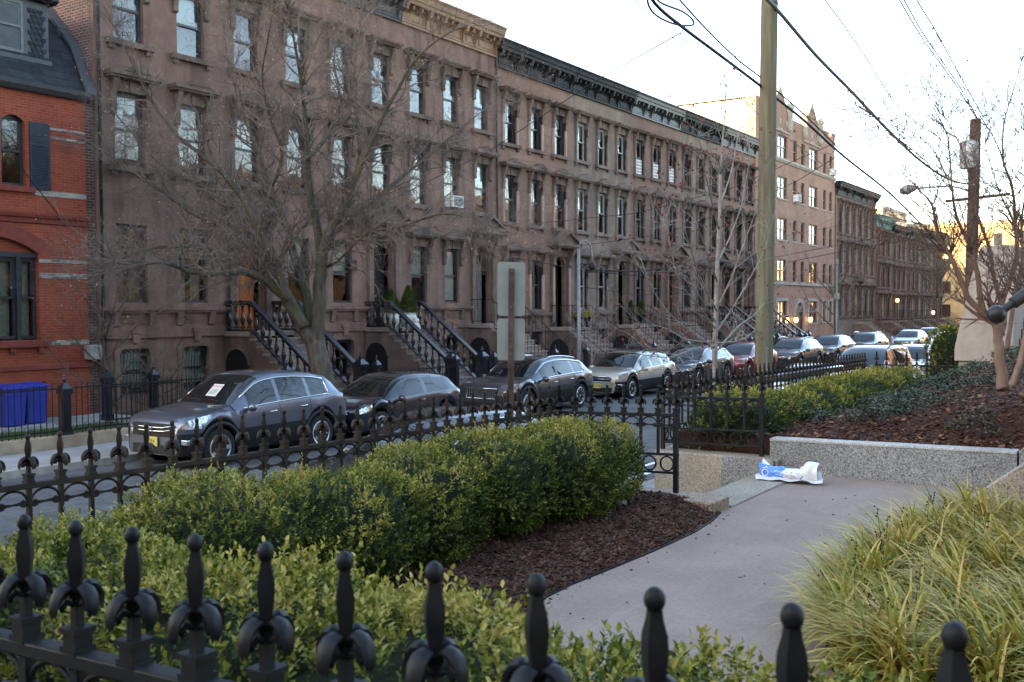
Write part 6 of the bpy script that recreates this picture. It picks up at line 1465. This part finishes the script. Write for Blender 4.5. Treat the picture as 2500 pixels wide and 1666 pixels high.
# ornamental grass
def blades(name,label,B,az,L,lean,w,m,seg=6,twist=.5,kind='stuff',cat='ornamental grass',droop=1.0):
    n=len(B); out=[]
    dirx=np.stack([np.cos(az),np.sin(az),np.zeros(n)],1); perp=np.stack([-np.sin(az),np.cos(az),np.zeros(n)],1)
    p=B.copy(); V=[]
    for i in range(seg+1):
        f=i/seg; ang=lean+droop*f**1.2   # angle from the vertical
        ww=w*np.clip(np.minimum(1,.55+f*2)*(1-f**3),.04,1)
        tw=perp*np.cos(twist*f)[:,None] if hasattr(twist,'__len__') else perp
        V.append(p-tw*ww[:,None]*.5); V.append(p+tw*ww[:,None]*.5)
        p=p+(dirx*np.sin(ang)[:,None]+np.array([0,0,1.])*np.cos(ang)[:,None])*(L/seg)[:,None]
    V=np.stack(V,1).reshape(-1,3); k=(np.arange(n)*(2*(seg+1)))[:,None]; Fs=[]
    for i in range(seg): a=2*i; Fs.append(k+np.array([[a,a+1,a+3,a+2]]))
    me=npmesh(name,V,np.concatenate(Fs,0),m); o=link(name,me); 
    if label: tag(o,label,cat,None,kind)
    return o
def lilyedge(x): return float(np.interp(x,[p[0] for p in LBE],[p[1] for p in LBE]))
cl=[]
for i in range(75):
    x=rg.uniform(5.0,9.1); y=lilyedge(x)-.12-abs(rg.normal())*.65-(0 if rg.random()<.6 else .5)
    cl.append((x,y))
for x in np.arange(5.0,9.2,.17): cl.append((x+rg.uniform(-.05,.05),lilyedge(x)-.10-rg.uniform(0,.1)))
B=[];A=[];Ln=[];Le=[];Dr=[]
for x,y in cl:
    n=80; 
    B.append(np.stack([x+rg.normal(0,.06,n),y+rg.normal(0,.06,n),np.full(n,PZ+.14)],1)); A.append(np.where(rg.random(n)<.72,rg.normal(2.1,.75,n),rg.uniform(0,2*PI,n))); Ln.append(rg.uniform(.28,.58,n)); Le.append(np.abs(rg.normal(.62,.34,n))); Dr.append(rg.uniform(.9,1.8,n))
B=np.concatenate(B);A=np.concatenate(A);Ln=np.concatenate(Ln);Le=np.concatenate(Le);Dr=np.concatenate(Dr)
o=blades('ornamental_grass','mass of arching yellow green strap leaved grass at the lower right beside the path',B,A,Ln,Le,rg.uniform(.013,.021,len(B)),m_lily,7,droop=Dr)
n=900; q=[cl[i] for i in rg.integers(0,len(cl),n)]; DB=np.array([(x+rg.normal(0,.09),y+rg.normal(0,.09),PZ+.12) for x,y in q])
m_thatch=leafmat('dead_thatch',[(.1,(.10,.06,.03)),(.5,(.26,.17,.085)),(.95,(.42,.32,.19))],.8,.1)
blades('dead_grass','matted dead tan blades at the base of the yellow green grass',DB,rg.uniform(0,2*PI,n),rg.uniform(.15,.40,n),rg.uniform(.9,1.5,n),rg.uniform(.008,.014,n),m_thatch,5,droop=rg.uniform(.3,.9,n))
st=MB(); 
for i in range(40):
    x,y=cl[rg.integers(len(cl))]; p=Vector((x,y,PZ+.15)); d=Vector((rg.normal()*.25,rg.normal()*.25,1)).normalized(); h=rg.uniform(.34,.48); st.tube([p,p+d*h*.5,p+d*h],[.003,.0025,.0015],4)
    for k in range(rg.integers(2,6)): q=p+d*h*(1-.05*k)+Vector((rg.normal()*.012,rg.normal()*.012,0)); st.ball(q,.007,4)
tag(obj('seed_stalks',st,mat('dark_seed_stalk',(.03,.022,.018),(.07,.05,.03),20,.8)),'thin dark seed stalks standing up out of the yellow green grass','seed stalks',None,'stuff')
# ground cover on the hillside
gc=MB(); P=[];D=[];NN=[];LL=[]
for i in range(300):
    x=rg.uniform(11.95,20.9); y=rg.uniform(-.3,4.2)
    v=mnoise.noise((x*.8,y*.9,7)); 
    if v<-.02 and rg.random()<.93: continue
    z=hillz(x,y); n=rg.integers(50,110); r=rg.uniform(.14,.30); th=rg.uniform(0,2*PI,n); rr=r*np.sqrt(rg.random(n))
    P.append(np.stack([x+rr*np.cos(th),y+rr*np.sin(th),z+.02+rg.random(n)*.17*(1-rr/r*.6)],1)); d=np.stack([np.cos(th),np.sin(th),rg.normal(.3,.5,n)],1); D.append(d); NN.append(np.stack([rg.normal(0,.4,n),rg.normal(0,.4,n),np.ones(n)],1)); LL.append(rg.uniform(.035,.07,n))
P,D,NN,LL=map(np.concatenate,(P,D,NN,LL))
o=link('ground_cover',leaf_mesh('ground_cover',P,D,NN,LL,LL*.42,m_cover)); tag(o,'low blue green creeping plants spread over the mulched hillside','ground cover',None,'stuff')
# bark chips and dry leaves
def scatter(name,label,n,area,zf,l,w,m,cat):
    P=[]
    while len(P)<n:
        x,y=area()
        if x is None: continue
        P.append((x,y,zf(x,y)))
    P=np.array(P); n=len(P); a=rg.uniform(0,2*PI,n); D=np.stack([np.cos(a),np.sin(a),rg.normal(0,.35,n)],1); N=np.stack([rg.normal(0,.45,n),rg.normal(0,.45,n),np.ones(n)],1)
    L=rg.uniform(*l,n); D=unit(D); S_=unit(np.cross(D,N)); N=unit(np.cross(S_,D)); ww=L*rg.uniform(*w,n)*.5; th=.004+.004*rg.random(n)
    q=[]
    for sx,sy in ((-.5,-1),(.5,-.7),(.5,.7),(-.5,1)): q.append(P+D*(L*sx)[:,None]+S_*(ww*sy)[:,None])
    bot=[p-N*th[:,None] for p in q]; V=np.stack(q+bot,1).reshape(-1,3); k=(np.arange(n)*8)[:,None]
    Fc=np.concatenate([k+np.array([f]) for f in ((0,1,2,3),(7,6,5,4),(0,4,5,1),(1,5,6,2),(2,6,7,3),(3,7,4,0))],0)
    o=link(name,npmesh(name,V,Fc,m)); return tag(o,label,cat,None,'stuff')
def bedz(x,y):
    d=y-edgeY(x)-.02; return PZ-.01+.14*min(1,max(d,0)/.5)**.7+.025*mnoise.noise((x*5,y*5,0))*min(1,max(d,0)/.1)+.008
def areaA():
    x=rg.uniform(4.15,9.0); y0=edgeY(x)+.03; y=y0+rg.random()**1.3*1.5
    return (x,y) if y<4.9 else (None,None)
scatter('bark_chips','reddish brown bark chips covering the bed between hedge and path',15000,areaA,bedz,(.015,.075),(.18,.5),m_chip,'mulch')
def areaB():
    x=11.83+rg.random()**1.6*9; return x,rg.uniform(-.6,4.4)
scatter('bark_chips','reddish brown bark chips covering the hillside behind the granite wall',9000,areaB,lambda x,y:hillz(x,y)+.01,(.03,.10),(.2,.5),m_chip,'mulch')
def areaD():
    i=rg.integers(len(pe)-5); f=rg.random(); a,b=Vector(pe[i]),Vector(pe[i+1]); p=a.lerp(b,f); d=abs(rg.normal())*.10; return p.x+d*.4,p.y-d
scatter('bark_chips','few stray bark chips spilled onto the edge of the concrete path',26,areaD,lambda x,y:PZ+.008,(.006,.028),(.2,.5),m_chip,'mulch')
scatter('dry_leaves','few dry leaf bits and grit lying on the concrete path',34,lambda:(rg.uniform(5,11.3),rg.uniform(1.9,3.45)),lambda x,y:PZ+.006,(.008,.03),(.4,.8),m_dry,'leaf litter')
def areaC():
    x=rg.uniform(5.,9.0); return x,lilyedge(x)-rg.random()**.8*2
scatter('bark_chips','dark soil crumbs and chips under the yellow green grass',3000,areaC,lambda x,y:PZ+.005+.17*min(1,(lilyedge(x)-y)/.5)+.006,(.015,.06),(.2,.5),m_chip,'mulch')
scatter('dry_leaves','dry brown leaves scattered over the hillside behind the granite wall',700,areaB,lambda x,y:hillz(x,y)+.025,(.03,.07),(.5,.8),m_dry,'leaf litter')
# lawn of the far yards
B=[];n=24000; x=rg.uniform(9,20.5,n); y=rg.uniform(18.15,21.,n); B=np.stack([x,y,.17-.005*x],1)
blades('grass','short green grass in the yard behind the black yard fence',B,rg.uniform(0,2*PI,n),rg.uniform(.05,.11,n),np.abs(rg.normal(.3,.3,n)),rg.uniform(.008,.014,n),m_grass,2,cat='grass',droop=.5)
# conical shrubs in pots on the stoop, urns
def cone_shrub(lb_,x,y,z,h,r,m=m_conifer,name='conical_shrub',n=2600):
    t=thing(name,lb_,'shrub',(x,y,z)); f=rg.random(n)**.8; rr=r*np.interp(f,[0,.12,.5,1],[.75,1,.72,.05])*rg.uniform(.8,1.05,n); a=rg.uniform(0,2*PI,n)
    P=np.stack([rr*np.cos(a),rr*np.sin(a),f*h],1); D=np.stack([np.cos(a),np.sin(a),rg.uniform(.3,1.6,n)],1); link('foliage',leaf_mesh('foliage',P,D,np.stack([np.cos(a),np.sin(a),np.zeros(n)+.2],1),rg.uniform(.05,.09,n),rg.uniform(.015,.03,n),m),t)
    s=MB(); s.tube([(0,0,-.08),(0,0,h*.7)],[.03,.01],6); obj('stem',s,m_bark,t); return t
m_pot=mat('cream_glazed_pot',(.55,.52,.45),(.62,.59,.52),4,.3,spec=.5)
def pot(lb_,x,y,z,prof,m=m_pot): s=MB(); s.lathe(prof,20,(0,0,0)); return tag(obj('plant_pot',s,m,smooth=True,angle=50,loc=(x,y,z)),lb_,'plant pot')
zl=ROW1['st']; xb=XA+WA+WA*.5+1.96
PR=[(.02,0),(.16,0),(.24,.10),(.29,.24),(.29,.34),(.25,.42),(.27,.44),(.27,.47),(.23,.47),(.22,.42),(.02,.41)]
for dx,dy,w_,h in ((-.50,-.80,'left',.82),(.50,-.72,'right',.95)):
    pot('round cream pot on the %s side of the stoop with the black door'%w_,xb+dx,22.6+dy,zl,PR); cone_shrub('conical evergreen shrub in the %s cream pot on the stoop'%w_,xb+dx,22.6+dy,zl+.42,h,.31)
s=MB(); s.lathe([(.02,0),(.10,0),(.15,.08),(.16,.2),(.12,.3),(.08,.33),(.11,.38),(.10,.46),(.04,.50)],14); tag(obj('stone_figure',s,m_pot,smooth=True,loc=(xb+.25,22.6-1.25,zl-.2)),'small squat cream figurine on the top step beside the railing','figurine')
UR=[(.02,0),(.14,0),(.14,.05),(.05,.10),(.05,.2),(.14,.28),(.20,.40),(.24,.43),(.24,.46),(.02,.44)]
xd=XD+WD*.5+1.96
for dx,w_ in ((-.05,'left'),(.75,'right')):
    pot('dark iron urn on the %s of the stoop landing of the stone block brownstone'%w_,xd+dx,22.6-.95,ROW2['st'],UR,m_iron); cone_shrub('drooping pale green plant in the %s iron urn'%w_,xd+dx,22.6-.95,ROW2['st']+.40,.26,.34,m_lily,'urn_plant',1200)
xe=XD+WD+WD*.5+1.96
for dx,w_ in ((-.55,'left'),(.55,'right')):
    pot('dark urn %s of the dark red wooden door'%w_,xe+dx,22.6-.8,ROW2['st'],UR,m_iron); cone_shrub('slim dark conifer in the urn %s of the dark red wooden door'%w_,xe+dx,22.6-.8,ROW2['st']+.40,.75,.2,m_conifer,'conical_shrub',1200)
# ---------------- yards across the street ----------------
def yard_fence(lb_,x0,x1,y,h=1.02,z0=.36,n=None,newels=(),cop=True,step=.125):
    t=thing('yard_fence',lb_,'fence',(x0,y,gz(x0))); L=x1-x0; n=int(L/step)
    for nm,z in (('top_rail',z0+h-.12),('bottom_rail',z0+.08)):
        s=MB(); s.hexa([(0,-.015,z),(L,-.015,z+gz(L)),(L,.015,z+gz(L)),(0,.015,z)],[(0,-.015,z+.03),(L,-.015,z+.03+gz(L)),(L,.015,z+.03+gz(L)),(0,.015,z+.03)]); obj(nm,s,m_iron,t)
    s=MB(); s.tube([(0,0,z0),(0,0,z0+h-.04),(0,0,z0+h)],[.010,.010,.002],5); me=s.mesh('picket',m_iron)
    for i in range(min(n+1,96)): link('picket',me,t,(i*L/n,0,gz(i*L/n)))
    if cop:
        s=MB(); s.hexa([(-.1,-.14,-.1),(L+.1,-.14,-.1+gz(L)),(L+.1,.14,-.1+gz(L)),(-.1,.14,-.1)],[(-.1,-.14,.37),(L+.1,-.14,.37+gz(L)),(L+.1,.14,.37+gz(L)),(-.1,.14,.37)]); obj('coping',s,m_sand,t,bevel=.015)
    for x in newels: link('newel',_bm['n'],t,(x,0,.3+gz(x)),scale=(.62,.62,.85))
    return t
yard_fence('black spiked yard fence on a sandstone kerb in front of the red brick house',8.3,17.6,17.98,newels=(3.15,))
yard_fence('inner black iron fence between the red brick house and the tall brownstone yard',13.9,15.9,20.2,.95,.2,newels=(0,1.25),cop=False)
for x0,x1,lb_ in ((17.9,19.1,'short black yard fence left of the first heavy black stoop'),(21.3,25.0,'black yard fence between the two heavy black stoops'),(27.1,31.0,'black yard fence below the tan corniced house'),(33.3,36.9,'black yard fence below the stone block brownstone'),(39.2,42.8,'black yard fence below the pale tan brownstone'),(45,48.6,'black yard fence below the house with white window guards'),(51,54.5,'black yard fence below the house behind the young tree'),(57,60.5,'black yard fence below the last house of the black corniced row')):
    yard_fence(lb_,x0,x1,18.6,.95,.2,newels=(.0,x1-x0),cop=False,step=.13)
for x0 in (83,94,106): yard_fence('dark railing and stoop fence at x of the far block'.replace(' at x',['',' middle part',' right part'][[83,94,106].index(x0)]),x0,x0+9,18.6,1.0,.2,cop=False,step=.2)
w=MB(); w.hexa([(8,18.1,.10),(21,18.1,.03),(21,22.6,.03),(8,22.6,.10)],[(8,18.1,.13),(21,18.1,.07),(21,22.6,.07),(8,22.6,.13)]); struct('yard_soil',w,m_lawn)
w=MB(); w.box(8,14.2,20.6,22.5,.0,.155); w.box(14.2,15.3,19.6,22.4,.0,.15); struct('yard_path',w,m_walk)
w=MB(); w.hexa([(21,17.86,-.3),(140,17.86,-.9),(140,22.6,-.9),(21,22.6,-.3)],[(21,17.86,.02),(140,17.86,-.57),(140,22.6,-.57),(21,22.6,.02)]); struct('yard_paving',w,m_walk)
m_blue=mat('blue_plastic',(.018,.032,.25),(.028,.046,.33),3,.42,spec=.5)
for x,y,lb_ in ((12.42,21.6,'blue wheeled recycling bin at the very left edge behind the yard fence'),(13.02,21.75,'blue wheeled recycling bin on the right of the pair by the red house')):
    t=thing('recycling_bin',lb_,'recycling bin',(x,y,.15)); s=MB(); s.prism([(-.21,-.24),(.21,-.24),(.21,.24),(-.21,.24)],lambda u,v,w:(u*(1+.22*(w/.86)),v*(1+.2*(w/.86)),w),.02,.86); obj('body',s,m_blue,t,bevel=.03)
    s=MB(); rows=[]
    for i in range(9):
        v=lerp(-.32,.32,i/8); rows.append([(lerp(-.29,.29,j/8),v,.87+.09*(1-(2*i/8-1)**2)**.6*(1-(2*j/8-1)**4)) for j in range(9)])
    s.grid(rows); s.box(-.29,.29,-.33,.32,.84,.875); obj('lid',s,m_blue,t,smooth=True,angle=40)
    s=MB(); s.box(-.27,.27,-.30,-.27,.70,.74); s.tube([(-.27,.34,.8),(.27,.34,.8)],.018,8); obj('handle',s,m_blue,t)
    for sg in (-1,1): s=MB(); s.lathe([(.01,-.03),(.11,-.03),(.11,.03),(.01,.03)],14); s.v=[(sg*.26+z,.24+x_,.11+y_) for x_,y_,z in s.v]; obj('wheel',s,m_tyre,t)
wall_lamp(43.2,22.45,.80,'small lit white lamp under the stoop of the pale tan brownstone',m_lampw,.10)
wall_lamp(100.8,22.2,3.2,'lit amber lamp by a doorway in the far block',m_lampon,.16)
wall_lamp(118.,22.2,1.9,'lit white lamp near the end of the far block',m_lampw,.13)
# newspaper bag
BG=Vector((11.02,3.58,PZ+.022)); t=thing('plastic_bag','crumpled blue and white printed plastic bag lying against the granite wall','plastic bag',BG,R(-90)+R(8))
def crum(nx,ny,f,seed,amp):
    rows=[]
    for i in range(nx):
        row=[]
        for j in range(ny):
            p=Vector(f(i/(nx-1),j/(ny-1))); q=p*9; p+=Vector((mnoise.noise((q.x+seed,q.y,q.z)),mnoise.noise((q.x,q.y+seed,q.z+5)),mnoise.noise((q.x+9,q.y,q.z+seed))))*amp; p.z=max(p.z,.002); row.append(p)
        rows.append(row)
    s=MB(); s.grid(rows); return s
def tubef(x0,x1,rf,hf):
    def f(u,v):
        a=2*PI*v; x=lerp(x0,x1,u); r=rf(u); h=hf(u); return (x,r*math.cos(a),h*.5+h*.5*math.sin(a))
    return f
m_bagw=NT('white_plastic_film'); m_bagw.color((.74,.74,.73)); m_bagw.set(Roughness=.3,Specular_IOR_Level=.5,Coat_Weight=.4); m_bagw.bump(m_bagw.noise(38,3),.5,.01); m_bagw=m_bagw.m
m_bagb=NT('blue_printed_film'); m_bagb.color(m_bagb.ramp(m_bagb.noise(9,2),[(.4,(.07,.24,.70)),(.62,(.12,.33,.80))])); m_bagb.set(Roughness=.3,Coat_Weight=.4); m_bagb.bump(m_bagb.noise(38,3),.5,.01); m_bagb=m_bagb.m
obj('blue_end',crum(16,26,tubef(-.30,-.03,lambda u:.10+.01*u,lambda u:lerp(.19,.12,u)),1,.034),m_bagb,t,smooth=True)
obj('white_roll',crum(18,26,tubef(-.05,.16,lambda u:.105,lambda u:lerp(.12,.13,u)),2,.028),m_bagw,t,smooth=True)
obj('open_mouth',crum(16,28,tubef(.12,.33,lambda u:lerp(.105,.13,u),lambda u:lerp(.13,.215,min(1,u*1.6))-.05*max(0,u-.7)),3,.036),m_bagw,t,smooth=True)
obj('loose_flap',crum(14,10,lambda u,v:(lerp(-.34,.40,u),lerp(-.16,-.04,v),.012+.03*v),4,.03),m_bagw,t,smooth=True)
s=MB(); s.add([(-.30,.03,.15),(-.20,.02,.15),(-.29,.05,.225)],[(0,1,2)]); obj('torn_corner',s,m_bagw,t)
m_ink=mat('white_print',(.8,.8,.8)); m_inkd=mat('dark_print',(.03,.03,.05))
s=MB(); 
ring=[(-.235+.033*math.cos(a),-.108-.004,.085+.036*math.sin(a)) for a in [2*PI*i/18 for i in range(19)]]; s.tube(ring,.005,4); s.tube([(-.262,-.10,.135),(-.215,-.10,.145)],.005,4); s.tube([(-.225,-.095,.155),(-.205,-.098,.13)],.005,4); obj('white_lettering',s,m_ink,t)
s=MB(); 
for k in range(9): x=-.16+rnd.uniform(0,.10); z=.05+rnd.uniform(0,.07); s.tube([(x,-.122,z),(x+.03,-.122,z+rnd.uniform(-.01,.02))],.003,4)
obj('white_lines',s,m_ink,t)
s=MB()
for k in range(14): x=-.02+rnd.uniform(0,.15); z=.03+rnd.uniform(0,.08); s.tube([(x,-.128,z),(x+rnd.uniform(.01,.03),-.128,z+rnd.uniform(-.006,.01))],.0025,4)
s.tube([(.14,-.135,.02),(.18,-.14,.07)],.005,4); obj('dark_lines',s,m_inkd,t)
